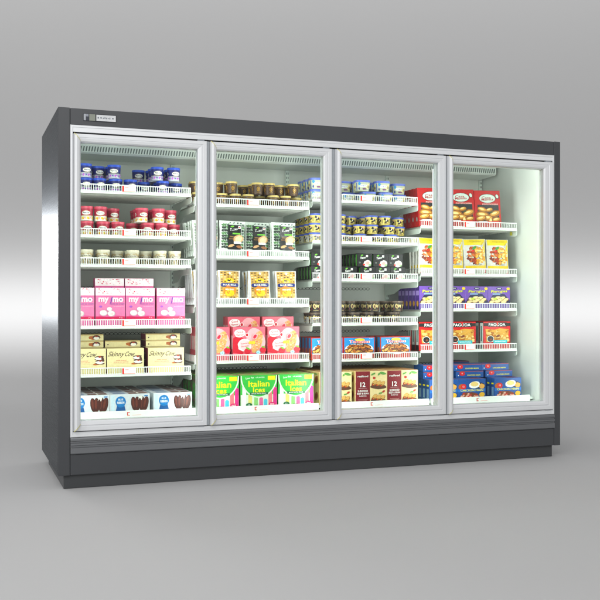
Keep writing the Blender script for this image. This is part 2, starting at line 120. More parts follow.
# ------------------------------------------------------------------ mesh accumulator
class MB:
    def __init__(s): s.v = []; s.f = []; s.mi = []; s.mats = []; s.smooth = []
    def mat(s, m):
        if m not in s.mats: s.mats.append(m)
        return s.mats.index(m)
    def add(s, vs, fs, m, smooth=False):
        o = len(s.v); k = s.mat(m); s.v += [tuple(p) for p in vs]
        for f in fs: s.f.append(tuple(i+o for i in f)); s.mi.append(k); s.smooth.append(smooth)
    def box(s, x0, y0, z0, x1, y1, z1, m):
        vs = [(x, y, z) for z in (z0, z1) for y in (y0, y1) for x in (x0, x1)]
        s.add(vs, [(0, 2, 3, 1), (4, 5, 7, 6), (0, 1, 5, 4), (2, 6, 7, 3), (0, 4, 6, 2), (1, 3, 7, 5)], m)
    def bevbox(s, x0, y0, z0, x1, y1, z1, m, b=.002):
        """box with chamfered edges"""
        xs, ys, zs = (x0, x1), (y0, y1), (z0, z1); vs = []; idx = {}
        for i in (0, 1):
            for j in (0, 1):
                for k in (0, 1):
                    for a in range(3):
                        p = [xs[i], ys[j], zs[k]]; sg = [1 if q == 0 else -1 for q in (i, j, k)]
                        for c in range(3):
                            if c != a: p[c] += sg[c]*b
                        idx[(i, j, k, a)] = len(vs); vs.append(p)
        fs = []
        for a in range(3):
            o = [c for c in range(3) if c != a]
            for s_ in (0, 1):
                q = []
                for (u, w) in ((0, 0), (1, 0), (1, 1), (0, 1)):
                    t = [0, 0, 0]; t[a] = s_; t[o[0]] = u; t[o[1]] = w; q.append(idx[(t[0], t[1], t[2], a)])
                fs.append(q)
            for u in (0, 1):
                for w in (0, 1):
                    t0 = [0, 0, 0]; t0[o[0]] = u; t0[o[1]] = w; t1 = list(t0); t1[a] = 1
                    fs.append([idx[(*t0, o[0])], idx[(*t0, o[1])], idx[(*t1, o[1])], idx[(*t1, o[0])]])
        for i in (0, 1):
            for j in (0, 1):
                for k in (0, 1): fs.append([idx[(i, j, k, a)] for a in range(3)])
        s.add(vs, fs, m)
    def prism(s, pts, axis, a0, a1, m):
        """polygon pts (2-tuples) extruded along axis 0/1/2"""
        def put(p, a):
            if axis == 0: return (a, p[0], p[1])
            if axis == 1: return (p[0], a, p[1])
            return (p[0], p[1], a)
        n = len(pts); vs = [put(p, a0) for p in pts]+[put(p, a1) for p in pts]
        s.add(vs, [tuple(range(n)), tuple(range(2*n-1, n-1, -1))]+[(i, (i+1) % n, n+(i+1) % n, n+i) for i in range(n)], m)
    def rod(s, p, q, r, m, n=6):
        p, q = Vector(p), Vector(q); d = (q-p).normalized()
        u = d.cross(Vector((0, 0, 1)));  u = d.cross(Vector((1, 0, 0))) if u.length < .1 else u
        u.normalize(); w = d.cross(u); vs = []
        for c in (p, q):
            for i in range(n):
                a = 2*math.pi*i/n; vs.append(c+u*r*math.cos(a)+w*r*math.sin(a))
        s.add(vs, [(i, (i+1) % n, n+(i+1) % n, n+i) for i in range(n)]+[tuple(range(n-1, -1, -1)), tuple(range(n, 2*n))], m, True)
    def lathe(s, prof, m, n=28, sx=1, sy=1, cy=0, sq=0):
        """prof [(r,z)]; sq>0 gives a rounded-square section"""
        vs = []; fs = []
        for r, z in prof:
            for i in range(n):
                a = 2*math.pi*i/n; c, d = math.cos(a), math.sin(a)
                if sq:
                    e = 2/(2+sq*4); c, d = math.copysign(abs(c)**e, c), math.copysign(abs(d)**e, d)
                vs.append((r*sx*c, cy+r*sy*d, z))
        for k in range(len(prof)-1):
            for i in range(n): fs.append((k*n+i, k*n+(i+1) % n, (k+1)*n+(i+1) % n, (k+1)*n+i))
        fs.append(tuple(range(n-1, -1, -1))); fs.append(tuple(range((len(prof)-1)*n, len(prof)*n)))
        s.add(vs, fs, m, True)
    def build(s, name, parent=None, link=True):
        me = bpy.data.meshes.new(name); me.from_pydata(s.v, [], s.f)
        for m in s.mats: me.materials.append(m)
        me.polygons.foreach_set('material_index', s.mi); me.polygons.foreach_set('use_smooth', s.smooth)
        me.update()
        import bmesh
        bm = bmesh.new(); bm.from_mesh(me); solid = [f for f in bm.faces]
        if not getattr(s, 'keepnormals', False): bmesh.ops.recalc_face_normals(bm, faces=solid)
        bm.to_mesh(me); bm.free()
        if any(s.smooth):
            try: me.set_sharp_from_angle(angle=R(38))
            except Exception: pass
        o = bpy.data.objects.new(name, me)
        if link: COL.objects.link(o)
        if parent: o.parent = parent
        return o

# ------------------------------------------------------------------ printed artwork on a surface
_txt = {}
def text_mesh(s, bold=0):
    k = (s, bold)
    if k not in _txt:
        c = bpy.data.curves.new('t', 'FONT'); c.body = s; c.resolution_u = 2; c.offset = bold*.35
        o = bpy.data.objects.new('t', c); me = o.to_mesh()
        me.calc_loop_triangles()
        vs = [(v.co.x, v.co.y) for v in me.vertices]; fs = [tuple(p.vertices) for p in me.polygons]
        o.to_mesh_clear(); bpy.data.objects.remove(o); bpy.data.curves.remove(c)
        if vs:
            x0 = min(v[0] for v in vs); x1 = max(v[0] for v in vs); y0 = min(v[1] for v in vs); y1 = max(v[1] for v in vs)
            vs = [((x-(x0+x1)/2)/(y1-y0), (y-(y0+y1)/2)/(y1-y0)) for x, y in vs]
        _txt[k] = (vs, fs)
    return _txt[k]
class Art:
    """flat print laid in thin layers on a surface given by f(u, v, lift) -> xyz"""
    def __init__(s, mb, f, curved=False, step=.00006, lift=.0004):
        s.mb = mb; s.f = f; s.c = curved; s.l = lift; s.step = step
    def put(s, vs, fs, m):
        s.l += s.step
        s.mb.add([s.f(u, v, s.l) for u, v in vs], fs, m)
    def rect(s, u0, v0, u1, v1, m):
        n = max(1, int(abs(u1-u0)/.008)) if s.c else 1; k = max(1, int(abs(v1-v0)/.012)) if s.c else 1
        vs = [(u0+(u1-u0)*i/n, v0+(v1-v0)*j/k) for j in range(k+1) for i in range(n+1)]
        s.put(vs, [(j*(n+1)+i, j*(n+1)+i+1, (j+1)*(n+1)+i+1, (j+1)*(n+1)+i) for j in range(k) for i in range(n)], m)
    def ell(s, cu, cv, ru, rv, m, rot=0, n=16, wob=0):
        rings = 3 if s.c else 1; vs = [(cu, cv)]; fs = []
        w = [1+random.uniform(-wob, wob) for _ in range(n)]
        for k in range(1, rings+1):
            for i in range(n):
                a = 2*math.pi*i/n; x = ru*math.cos(a)*k/rings*w[i]; y = rv*math.sin(a)*k/rings*w[i]
                vs.append((cu+x*math.cos(rot)-y*math.sin(rot), cv+x*math.sin(rot)+y*math.cos(rot)))
        for i in range(n): fs.append((0, 1+i, 1+(i+1) % n))
        for k in range(rings-1):
            for i in range(n): fs.append((1+k*n+i, 1+(k+1)*n+i, 1+(k+1)*n+(i+1) % n, 1+k*n+(i+1) % n))
        s.put(vs, fs, m)
    def poly(s, pts, m): s.put(pts, [tuple(range(len(pts)))], m)
    def text(s, t, cu, cv, h, m, w=None, bold=.02, rot=0, shear=0):
        vs, fs = text_mesh(t, bold)
        if not vs: return
        W = max(v[0] for v in vs)*2; k = (w/W if w else h)
        out = []
        for x, y in vs:
            x = x*k+shear*y*h; y = y*h
            out.append((cu+x*math.cos(rot)-y*math.sin(rot), cv+x*math.sin(rot)+y*math.cos(rot)))
        s.put(out, fs, m)
    def blobs(s, u0, v0, u1, v1, n, r, mats, asp=.6, clip=None):
        for _ in range(n):
            for _t in range(20):
                u, v = random.uniform(u0, u1), random.uniform(v0, v1)
                if clip is None or clip(u, v): break
            k = random.uniform(.6, 1.2)*r
            s.ell(u, v, k, k*asp*random.uniform(.8, 1.3), random.choice(mats), random.uniform(-1, 1), 10, .12)

# ------------------------------------------------------------------ object helpers
def tag(o, label=None, cat=None, group=None, kind=None):
    if label: o['label'] = label
    if cat: o['category'] = cat
    if group: o['group'] = group
    if kind: o['kind'] = kind
    return o
def empty(name, loc=(0, 0, 0), parent=None):
    o = bpy.data.objects.new(name, None); COL.objects.link(o); o.location = loc; o.empty_display_size = .05
    if parent: o.parent = parent
    return o
def copy_tree(o, parent=None):
    c = o.copy(); COL.objects.link(c); c.parent = parent
    for ch in list(o.children): copy_tree(ch, c)
    return c

# ------------------------------------------------------------------ colours
WHITE = M('white_print', '#f2f3f0', .4, noise=.02)
INK = M('black_ink', '#1b1a1c', .4)
CHAR = M('charcoal_paint', '#414346', .38, noise=.03, scale=300)
PLINTH = M('plinth_paint', '#3c3e40', .5, noise=.03, scale=300)
SEAM = M('dark_gap', '#121212', .7)
STEEL = brushed('brushed_steel_side', '#6f7276', .27, 1.0, axis=1, bump=.03)
_b = STEEL.node_tree.nodes['Principled BSDF']; setin(_b, 'Specular Tint', (.40, .41, .42, 1))
RIB = brushed('ribbed_bumper_rail', '#7b7d80', .38, .6, axis=0, bump=.04)
ALU = brushed('satin_aluminium', '#e4e6e8', .31, .15, axis=2, bump=.004)
ALUH = brushed('satin_aluminium_trim', '#e6e8ea', .31, .15, axis=0, bump=.004)
GASKET = M('door_gasket', '#8f949a', .6)
GASKW = M('pale_gasket', '#dfe3e2', .5)
MUL = M('grey_mullion_strip', '#a2a8ac', .4)
YEL = M('mitre_seal', '#e9e08a', .5)
LINER = M('white_liner', '#e4eae5', .42, noise=.03, scale=4)
LINERB = M('back_liner_steel', '#e0e4dd', .4, noise=.04, scale=3)
WIRE = M('white_coated_wire', '#eef3ee', .35, noise=.02)
SHELF = M('white_shelf_enamel', '#dfe9e1', .35, noise=.03, scale=20)
SHELFG = M('shelf_wire_deck', '#aeb1a9', .5)
SLOT = M('slot_shadow', '#3b4441', .8)
SLOT2 = M('louvre_slot', '#6a7571', .7)
GLASS = glassmat()
LED = emis('led_diffuser', '#eafff4', 2.2)
TAGR = M('red_tag_print', '#e0352c', .45); TAGP = M('pink_tag_print', '#f6b4ac', .45)

# ------------------------------------------------------------------ the freezer cabinet
W_, D_, H_ = 3.113, .943, 2.002
fz = empty('display_freezer', (0, 0, 0))
tag(fz, 'long charcoal four door upright display freezer with lit glass doors and white shelves', 'freezer')
def part(name, mb, parent=fz, label=None):
    o = mb.build(name, parent)
    if label: o['label'] = label
    return o
# end panels: steel outside, painted front edge
for side, (xa, xb) in enumerate(((0, .061), (3.068, W_))):
    b = MB()
    if side == 0:
        b.box(xa, .010, .0725, xa+.004, D_, H_, STEEL); b.box(xa+.004, .004, .0725, xb-.0006, D_-.002, H_-.0005, CHAR)
    else:
        b.box(xb-.004, .010, .0725, xb, D_, H_, STEEL); b.box(xa+.0006, .004, .0725, xb-.004, D_-.002, H_-.0005, CHAR)
    o = part('end_panel', b)
    b = MB(); b.bevbox(xa, -.003, .072, xb-(.0012 if side == 0 else 0), .0035, H_+.001, CHAR, .0015)
    part('corner_trim', b, o)
b = MB(); b.bevbox(.062, 0, 1.915, 3.067, .03, H_, CHAR, .0015); hdr = part('header_panel', b)
b = MB(); b.box(.062, .031, H_-.02, 3.067, D_, H_-.001, CHAR); part('top_panel', b)
b = MB(); b.box(.062, D_-.025, .0725, 3.067, D_-.001, H_-.021, CHAR); part('back_panel', b)
b = MB(); b.bevbox(.03, .02, 0, W_-.046, .84, .0715, PLINTH, .0015); part('plinth', b)
b = MB(); b.bevbox(.062, 0, .0728, 3.067, .03, .1805, CHAR, .0015); part('lower_panel', b)
# ribbed bumper rail
prof = []
z = .2695
zz = [(.0, .2695), (-.006, .2695), (-.010, .262), (-.010, .252), (-.005, .249), (-.005, .243), (-.011, .239), (-.011, .229), (-.005, .2255), (-.005, .219),
      (-.011, .215), (-.011, .187), (-.006, .182), (0, .182)]
b = MB(); b.prism([(y, z) for y, z in zz]+[(.03, .182), (.03, .2695)], 0, .0625, 3.0665, RIB); part('bumper_rail', b)
# silver surround of the door bank
b = MB()
SX0, SX1, SZ0, SZ1 = .062, 3.067, .271, 1.914
def frame_loop(b, x0, x1, z0, z1, prof, m, close=True, sides=(1, 1, 1, 1)):
    """mitred rectangular frame; prof = [(inset, y)]; sides scale the inset (left,right,bottom,top)"""
    vs = []; fs = []
    for t, y in prof:
        l, r, bo, to = (t*k for k in sides)
        vs += [(x0+l, y, z0+bo), (x1-r, y, z0+bo), (x1-r, y, z1-to), (x0+l, y, z1-to)]
    n = len(prof)
    for k in range(n if close else n-1):
        k2 = (k+1) % n
        for i in range(4): fs.append((k*4+i, k*4+(i+1) % 4, k2*4+(i+1) % 4, k2*4+i))
    b.add(vs, fs, m)
frame_loop(b, SX0, SX1, SZ0, SZ1, [(0, .03), (0, -.004), (.003, -.007), (.011, -.007), (.013, -.004), (.013, .03)], ALUH)
b.box(SX0+.0135, -.004, SZ1-.036, SX1-.0135, .03, SZ1-.0132, ALUH)
b.box(SX0+.0135, -.004, SZ0+.0132, SX1-.0135, .03, SZ0+.028, ALUH)
sur = part('door_surround', b)
b = MB(); frame_loop(b, SX0+.0137, SX1-.0137, SZ0+.0283, SZ1-.0363, [(0, .012), (.006, .012), (.006, .029), (0, .029)], SEAM)
part('seal_gap', b, sur)
# doors
DX = [(.0775, .7960), (.8135, 1.5385), (1.5610, 2.2825), (2.2930, 3.0500)]
DZ0, DZ1 = .304, 1.867
GZ0, GZ1 = .358, 1.822
HW = .034
for i, (a, c) in enumerate(DX):
    dr = MB()
    yb, yf = .020, -.020
    wl, wr, wb, wt = .037, (.051 if i < 3 else .069), GZ0-DZ0, DZ1-GZ1
    pr = [(0, yb), (0, yf+.004), (.06, yf), (.40, yf), (.46, yf+.003), (.52, yf+.003), (.60, yf-.001), (.86, yf+.001), (1.0, yf+.008), (1.0, yb)]
    frame_loop(dr, a, c, DZ0, DZ1, pr, ALU, True, (wl, wr, wb, wt))
    door = part('door', dr)
    # full height handle profile mitred into the frame at both ends
    h = MB(); hx0, hx1 = a+.001, a+.001+HW
    sec = [(hx0, yf+.002, 0), (hx0, yf-.017, 0), (hx0+.004, yf-.023, .004), (hx0+.012, yf-.026, .012), (hx0+.022, yf-.022, .022), (hx1-.003, yf-.011, HW-.003), (hx1, yf-.004, HW), (hx1, yf+.002, HW)]
    vs = [(x, y, DZ0+.004+t*1.05) for x, y, t in sec]+[(x, y, DZ1-.004-t*1.05) for x, y, t in sec]; n = len(sec)
    h.add(vs, [tuple(range(n)), tuple(range(2*n-1, n-1, -1))]+[(k, (k+1) % n, n+(k+1) % n, n+k) for k in range(n)], ALU, True)
    ho = part('handle', h, door)
    for z0, sg in ((DZ1-.004, -1), (DZ0+.004, 1)):
        s_ = MB()
        vs = []
        for x, y, t in sec[1:7]:
            vs += [(x, y-.001, z0+sg*t*1.05), (x, y-.001, z0+sg*(t*1.05-.004))]
        k = len(vs)//2
        s_.add(vs, [(2*q, 2*q+1, 2*q+3, 2*q+2) for q in range(k-1)]+[], YEL)
        part('mitre_seal', s_, ho)
    g = MB(); g.box(a+wl-.004, -.006, GZ0-.004, c-wr+.004, -.002, GZ1+.004, GLASS); part('glass_pane', g, door)
    g = MB(); g.box(a+wl-.004, .010, GZ0-.004, c-wr+.004, .014, GZ1+.004, GLASS); part('glass_pane', g, door)
    g = MB(); frame_loop(g, a+wl-.004, c-wr+.004, GZ0-.004, GZ1+.004, [(0, .0205), (.006, .0205), (.006, .032), (0, .032)], GASKW); part('gasket', g, door)
    # hinge block over the door
    for za, zb in ((DZ1+.001, DZ1+.009), (DZ0-.006, DZ0-.001)):
        g = MB(); g.bevbox(c-.05, -.010, za, c-.012, .010, zb, GASKET, .001); part('hinge', g, door)
# mullions and led strips behind the gaps between the doors
mull = [(.0785, -1), (.8047, 0), (1.5497, 0), (2.2878, 0), (3.0560, 1)]
for k, (x, s_) in enumerate(mull):
    if s_ == 0:
        b = MB(); w2 = .0085 if k == 1 else (.011 if k == 2 else .005); b.prism([(x-.043, .034), (x-w2+.001, .034), (x-w2+.001, -.006), (x+w2-.001, -.006), (x+w2-.001, .034), (x+.043, .034), (x+.043, .075), (x-.043, .075)], 2, .305, 1.868, MUL)
        mo = part('mullion', b)
        xs = (x-.036, x+.036)
    else: xs = (x+.016 if s_ < 0 else x-.016,); mo = fz
    for q, xx in enumerate(xs):
        b = MB(); b.bevbox(xx-.006, .0765 if s_ == 0 else .045, .37, xx+.006, .086 if s_ == 0 else .056, 1.80, LED, .002); part('led_strip', b, mo)
# liner
b = MB(); b.box(.063, .855, .31, 3.066, .862, 1.94, LINERB); bk = part('back_liner', b)
for xa, xb in ((.0612, .066), (3.058, 3.0675)):
    b = MB(); b.box(xa, .032, .31, xb, .854, 1.94, LINER); part('side_liner', b)
b = MB(); b.box(.067, .032, 1.93, 3.057, .854, 1.939, LINER); part('ceiling_liner', b)
b = MB(); b.box(.067, .2185, .346, 3.057, .854, .3615, SHELF); part('deck', b)
# white front lip in four lengths, with a red tag each
BAYS = [.065, .81, 1.552, 2.296, 3.035]
for k in range(4):
    x0, x1 = BAYS[k]+.004, BAYS[k+1]-.012
    b = MB(); b.prism([(.120, .302), (.120, .330), (.123, .333), (.198, .333), (.198, .3745), (.200, .3765), (.213, .3765), (.216, .374), (.216, .302)], 0, x0, x1, WIRE)
    lip = part('front_lip', b)
    xc = (x0+x1)/2+.01
    b = MB(); b.box(xc-.05, .1965, .346, xc+.05, .1976, .3735, WHITE)
    A = Art(b, lambda u, v, l, xc=xc: (xc+u, .1964-l, .360+v))
    A.rect(-.049, -.010, -.044, .010, TAGR); A.rect(-.044, .006, -.034, .010, TAGR); A.rect(-.044, -.010, -.034, -.006, TAGR)
    A.rect(-.02, -.009, .03, -.007, TAGP)
    part('price_tag', b, lip)
# louvred air outlet under the ceiling
b = MB()
b.prism([(.64, 1.865), (.625, 1.875), (.625, 1.917), (.64, 1.929), (.853, 1.929), (.853, 1.858)], 0, .075, 3.035, LINER)
x = .09
while x < 3.02:
    b.prism([(x, 1.878), (x+.007, 1.878), (x+.013, 1.908), (x+.006, 1.908)], 1, .6225, .6246, SLOT2); x += .0165
part('air_outlet', b)
# slotted uprights and the rows of round perforations on the back liner
for x in (.075, .797, 1.568, 2.302, 3.040):
    b = MB(); b.bevbox(x-.013, .838, .36, x+.013, .8545, 1.855, SHELF, .0015)
    z = .40
    while z < 1.84:
        for dx in (-.005, .005): b.box(x+dx-.002, .8370, z, x+dx+.002, .8379, z+.014, SLOT)
        z += .028
    part('upright', b)
for z in (.552, .785, 1.073):
    for k in range(4):
        b = MB()
        x = BAYS[k]+.035
        while x < BAYS[k+1]-.115:
            n = 12; vs = []
            for ring in (.0118, .0090):
                for i in range(n):
                    t = 2*math.pi*i/n; vs.append((x+ring*1.15*math.cos(t), .8542, z+ring*.8*math.sin(t)))
            b.add(vs, [(i, (i+1) % n, n+(i+1) % n, n+i) for i in range(n)], SLOT); x += .026
        b.keepnormals = True
        part('perforation_row', b, bk)
# shelves
SH = {1: [1.60, 1.348, 1.182, .832, .557], 2: [1.549, 1.242, .954, .617], 3: [1.602, 1.345, 1.112, .837, .612], 4: [1.459, 1.151, .924, .657]}
for bay, zs in SH.items():
    x0, x1 = BAYS[bay-1]+.006, BAYS[bay]-.014
    for z in zs:
        b = MB(); b.bevbox(x0+.004, .356, z+.001, x1-.004, .836, z+.010, SHELFG, .001)
        b.bevbox(x0, .346, z-.001, x1, .3555, z+.012, SHELF, .0015)
        for k in range(9):
            y = .40+k*.05; b.box(x0+.02, y, z-.006, x1-.02, y+.004, z+.0006, SHELFG)
        sh = part('shelf', b)
        f = MB(); zt = z+.050
        f.rod((x0+.003, .349, zt), (x1-.003, .349, zt), .0034, WIRE); f.rod((x0+.003, .349, z+.0155), (x1-.003, .349, z+.0155), .0022, WIRE)
        n = int((x1-x0)/.0130)
        for k in range(n+1):
            x = x0+.004+(x1-x0-.008)*k/n; f.rod((x, .3495, z+.012), (x, .3495, zt), .0017, WIRE, 4)
        for xx in (x0+.004, x1-.004):
            f.rod((xx, .349, zt), (xx, .60, zt), .002, WIRE, 5)
            for k in range(12): f.rod((xx, .37+.02*k, z+.012), (xx, .37+.02*k, zt), .0014, WIRE, 4)
        part('wire_fence', f, sh)
        xc = (x0+x1)/2-.005
        t = MB(); t.bevbox(xc-.038, .3435, z+.012, xc+.042, .3458, z+.050, WHITE, .0008)
        A = Art(t, lambda u, v, l, xc=xc, z=z: (xc+u, .3434-l, z+v))
        A.rect(-.036, .014, -.026, .047, TAGR); A.rect(-.026, .014, .038, .018, TAGP); A.rect(-.02, .036, .0, .042, TAGP)
        part('price_tag', t, sh)
        low = z < .7
        for sx in (x0-.0015, x1+.0005):
            br = MB()
            if low: pts = [(.352, z-.0045), (.352, z-.028), (.372, z-.034), (.56, z-.038), (.66, z-.085), (.835, z-.105), (.835, z-.0045)]
            else: pts = [(.352, z-.0045), (.352, z-.026), (.358, z-.033), (.37, z-.036), (.60, z-.040), (.66, z-.060), (.70, z-.075), (.835, z-.082), (.835, z-.0045)]
            br.prism(pts, 0, sx, sx+.0022, SHELF)
            br.prism([(.352, z-.0043), (.352, z-.002), (.835, z-.002), (.835, z-.0043)], 0, sx-.001, sx+.004, SHELF)
            part('bracket', br, sh)
# maker's plate on the header
b = MB(); px, pz = .129, 1.9585
b.bevbox(px, -.004, pz-.0195, px+.172, -.0005, pz+.0195, M('plate_dark', '#2c2f35', .3), .001)
A = Art(b, lambda u, v, l: (px+u, -.0041-l, pz+v))
A.rect(.002, -.017, .013, .017, M('plate_grey', '#a4a8ae', .3)); A.rect(.013, .004, .027, .017, M('plate_grey2', '#8d919b', .3)); A.rect(.013, -.017, .029, .004, M('plate_navy', '#262b38', .3))
A.rect(.031, -.017, .062, .017, M('plate_olive', '#868b7f', .4)); A.rect(.068, -.016, .170, .016, M('plate_white', '#d4d6d8', .45))
for k, (u, w) in enumerate(((.074, .008), (.088, .009), (.102, .005), (.110, .006), (.119, .006), (.129, .004), (.136, .005), (.150, .009))):
    A.rect(u, -.004+(k % 2)*.001, u+w, .005-(k % 3)*.001, M('plate_letter', '#7c8188', .5))
part('maker_plate', b, hdr)
# yellow tag on the bracket of the top right shelf
b = MB(); b.box(3.0150, .400, 1.432, 3.0172, .425, 1.455, M('yellow_tag', '#e4de5a', .5)); part('shelf_clip', b)

# ------------------------------------------------------------------ products
OFF = .0
def carton(W, D, H, m, mside=None, mtop=None, bev=.0012):
    b = MB(); b.bevbox(-W/2, 0, 0, W/2, D, H, m, bev)
    fr = lambda u, v, l: (u, -l, v if v >= H-.0015 else OFF+v*(H-OFF)/H)
    le = lambda u, v, l: (-W/2-l, D-u, v)
    ri = lambda u, v, l: (W/2+l, u, v)
    tp = lambda u, v, l: (u, v, H+l)
    e = .0015
    if mside:
        Art(b, le).rect(e, e, D-e, H-e, mside); Art(b, ri).rect(e, e, D-e, H-e, mside)
    if mtop: Art(b, tp).rect(-W/2+e, e, W/2-e, D-e, mtop)
    return b, Art(b, fr), Art(b, le, lift=.0008), Art(b, tp, lift=.0008)
def pouch(W, D, H, m, front=None):
    """sealed pillow bag: bulging front and back, flat crimped ends"""
    b = MB(); nu, nv = 12, 14
    def bul(u, v):
        a = max(0, 1-abs(2*u/W)**2.6); c = max(0, min(1, v/(.16*H)))*max(0, min(1, (H-v)/(.13*H)))
        c = c**.6
        return a**.7*c*(1+.13*math.sin(v*70+u*40)+.07*math.sin(v*31-u*95))
    def sq_(v): return 1-.05*math.sin(math.pi*max(0, min(1, v/H)))+.008*math.sin(v*150)
    def fr(u, v, l): return (u*sq_(v), D/2-.002-(D/2-.002)*bul(u, v)-l, v)
    def bk(u, v): return (u*sq_(v), D/2+.002+(D/2-.002)*bul(u, v), v)
    vs = []; fs = []
    for j in range(nv+1):
        for i in range(nu+1): vs.append(fr(-W/2+W*i/nu, H*j/nv, 0))
    o = len(vs)
    for j in range(nv+1):
        for i in range(nu+1): vs.append(bk(-W/2+W*i/nu, H*j/nv))
    q = nu+1
    for j in range(nv):
        for i in range(nu):
            a = j*q+i; fs.append((a, a+1, a+q+1, a+q)); fs.append((o+a, o+a+q, o+a+q+1, o+a+1))
    for i in range(nu): fs.append((i, o+i, o+i+1, i+1)); a = nv*q+i; fs.append((a, a+1, o+a+1, o+a))
    for j in range(nv): a = j*q; fs.append((a, a+q, o+a+q, o+a)); a = j*q+nu; fs.append((a, o+a, o+a+q, a+q))
    b.add(vs, fs, m, True)
    return b, Art(b, (lambda u, v, l: fr(u, OFF+v*(H-OFF)/H, l)), True, lift=.0009)
def cup(dia, H, m, taper=.84, lid_h=.014, n=30, sx=1, sy=1, sq=0):
    """returns body accumulator, its Art (u = arc length from the front centre) and the lid accumulator"""
    rt = dia/2*.96; rb = rt*taper; cy = dia/2*sy; hb = H-lid_h*.75
    b = MB(); b.lathe([(rb*.9, .0), (rb, .0012), (rb, .004), (rt, hb)], m, n, sx, sy, cy, sq)
    def f(u, v, l):
        r = rb+(rt-rb)*v/hb+l; a = -math.pi/2+u/rt; c, d = math.cos(a), math.sin(a)
        if sq: e = 2/(2+sq*4); c, d = math.copysign(abs(c)**e, c), math.copysign(abs(d)**e, d)
        return (r*sx*c, cy+r*sy*d, v)
    return b, Art(b, f, True, lift=.0005), rt, hb, cy
def lid(dia, H, lid_h, m, n=30, sx=1, sy=1, sq=0):
    r = dia/2; cy = r*sy; z0 = H-lid_h; b = MB()
    b.lathe([(r*.93, z0+.001), (r*.985, z0+.001), (r, z0+.004), (r, H-.003), (r*.985, H-.0005), (r*.93, H), (r*.90, H-.002), (r*.3, H-.002)], m, n, sx, sy, cy, sq)
    return b
PROTO = {}
def proto(kind, b, name, children=()):
    if children:
        root = bpy.data.objects.new(name, None); root.empty_display_size = .05
        PROTO[kind] = (root, [b.build('cup', None, link=False)]+[(c.build(n, None, link=False)) for n, c in children])
    else: PROTO[kind] = (b.build(name, None, link=False), [])
dims = lambda k: KIND[k]

def icecream_cup(kind, up, low, rim, accent, name):
    W, D, H = dims(kind); lh = .0145
    b, A, rt, hb, cy = cup(W, H, low, .90, lh)
    c = rt*math.pi*.98
    A.rect(-c, H*.36, c, hb-.001, up)
    for du in (-.078, 0, .078):
        A.ell(du, H*.54, .0265, .0128, M('gold_rim', '#b39a5a', .4)); A.ell(du, H*.54, .0250, .0113, WHITE)
        A.text('H\u00e4agen-Dazs', du, H*.545, .009, M('dark_lettering', '#2a2333', .5), w=.040, bold=.08)
    A.rect(-c, H*.345, c, H*.36, M('gold_rim', '#b39a5a', .4))
    for q in range(-2, 3):
        u = q*.034+.012
        A.ell(u, H*.19, .0085, .008, accent[0], .3, 9, .25); A.ell(u+.005, H*.15, .005, .0045, accent[1], .3, 8, .2); A.ell(u-.018, H*.2, .004, .006, accent[2], .9, 8)
        A.text('ice cream', u-.018, H*.3, .004, M('small_lettering', '#75707a', .5), w=.018)
    proto(kind, b, name, [('lid', lid(W, H, lh, rim))])
lil = M('lilac_print', '#c05ad0', .5); pkp = M('pale_flower_print', '#e7c9ee', .5); lf = M('leaf_print', '#5f9a48', .5)
icecream_cup('blue_cup', M('cobalt_print', '#16206e', .4), M('pale_cup_board', '#c9cdd8', .45), M('blue_lid', '#3355c4', .35), (lil, pkp, M('violet_print', '#6a56b8', .5)), 'ice_cream_cup')
icecream_cup('red_cup', M('raspberry_print', '#a82c44', .4), M('cream_cup_board', '#efece0', .45), M('red_lid', '#cf5266', .35), (M('lemon_print', '#e9cf3c', .5), M('orange_print', '#e59a35', .5), M('blush_print', '#e6a5a0', .5)), 'ice_cream_cup')  # lid red is lightened to carry the pale reflection on the lids
# cream cups with dark lettering
W, D, H = dims('cream_cup'); b, A, rt, hb, cy = cup(W, H, M('ivory_board', '#d3ccb6', .5), .84, .014)
br_ = M('brown_scribble', '#4a3d30', .5); tn = M('tan_swirl', '#b9a47c', .5)
for q in range(-4, 5):
    A.ell(q*.022+.004, H*.70, .012, .006, tn, .7*(-1)**q, 9, .2); A.ell(q*.022-.008, H*.38, .006, .008, br_, .4, 8, .3); A.ell(q*.022-.006, H*.60, .006, .003, br_, -.6, 8, .2)
    A.ell(q*.022, H*.26, .007, .012, tn, .3, 9, .3); A.ell(q*.022+.009, H*.22, .003, .010, br_, .1, 8, .2)
for du in (-.07, 0, .07):
    A.ell(du, H*.62, .025, .0085, M('ivory_oval', '#e6e0cd', .5)); A.text('H\u00e4agen-Dazs', du, H*.62, .010, br_, w=.044, bold=.10)
proto('cream_cup', b, 'ice_cream_cup', [('lid', lid(W, H, .014, M('cream_lid', '#ded7c0', .4)))])
# brown cups, gold lid and emblem
W, D, H = dims('brown_cup'); b, A, rt, hb, cy = cup(W, H, M('chocolate_board', '#4b3527', .42), .88, .013)
gd = M('gold_print', '#c59a45', .35, .3)
for du in (-.05, 0, .05):
    A.ell(du, H*.45, .0115, .0125, gd, 0, 12, .1); A.ell(du, H*.45, .0085, .0092, M('dark_gold', '#8c6424', .4)); A.text('T', du, H*.46, .009, M('cream_letter', '#f0e0b0', .5), bold=.05)
    A.rect(du-.02, H*.70, du+.02, H*.72, gd)
    A.text('GELATO', du, H*.18, .005, gd, w=.026, bold=.02)
proto('brown_cup', b, 'gelato_cup', [('lid', lid(W, H, .013, M('gold_lid', '#d8c07a', .35)))])
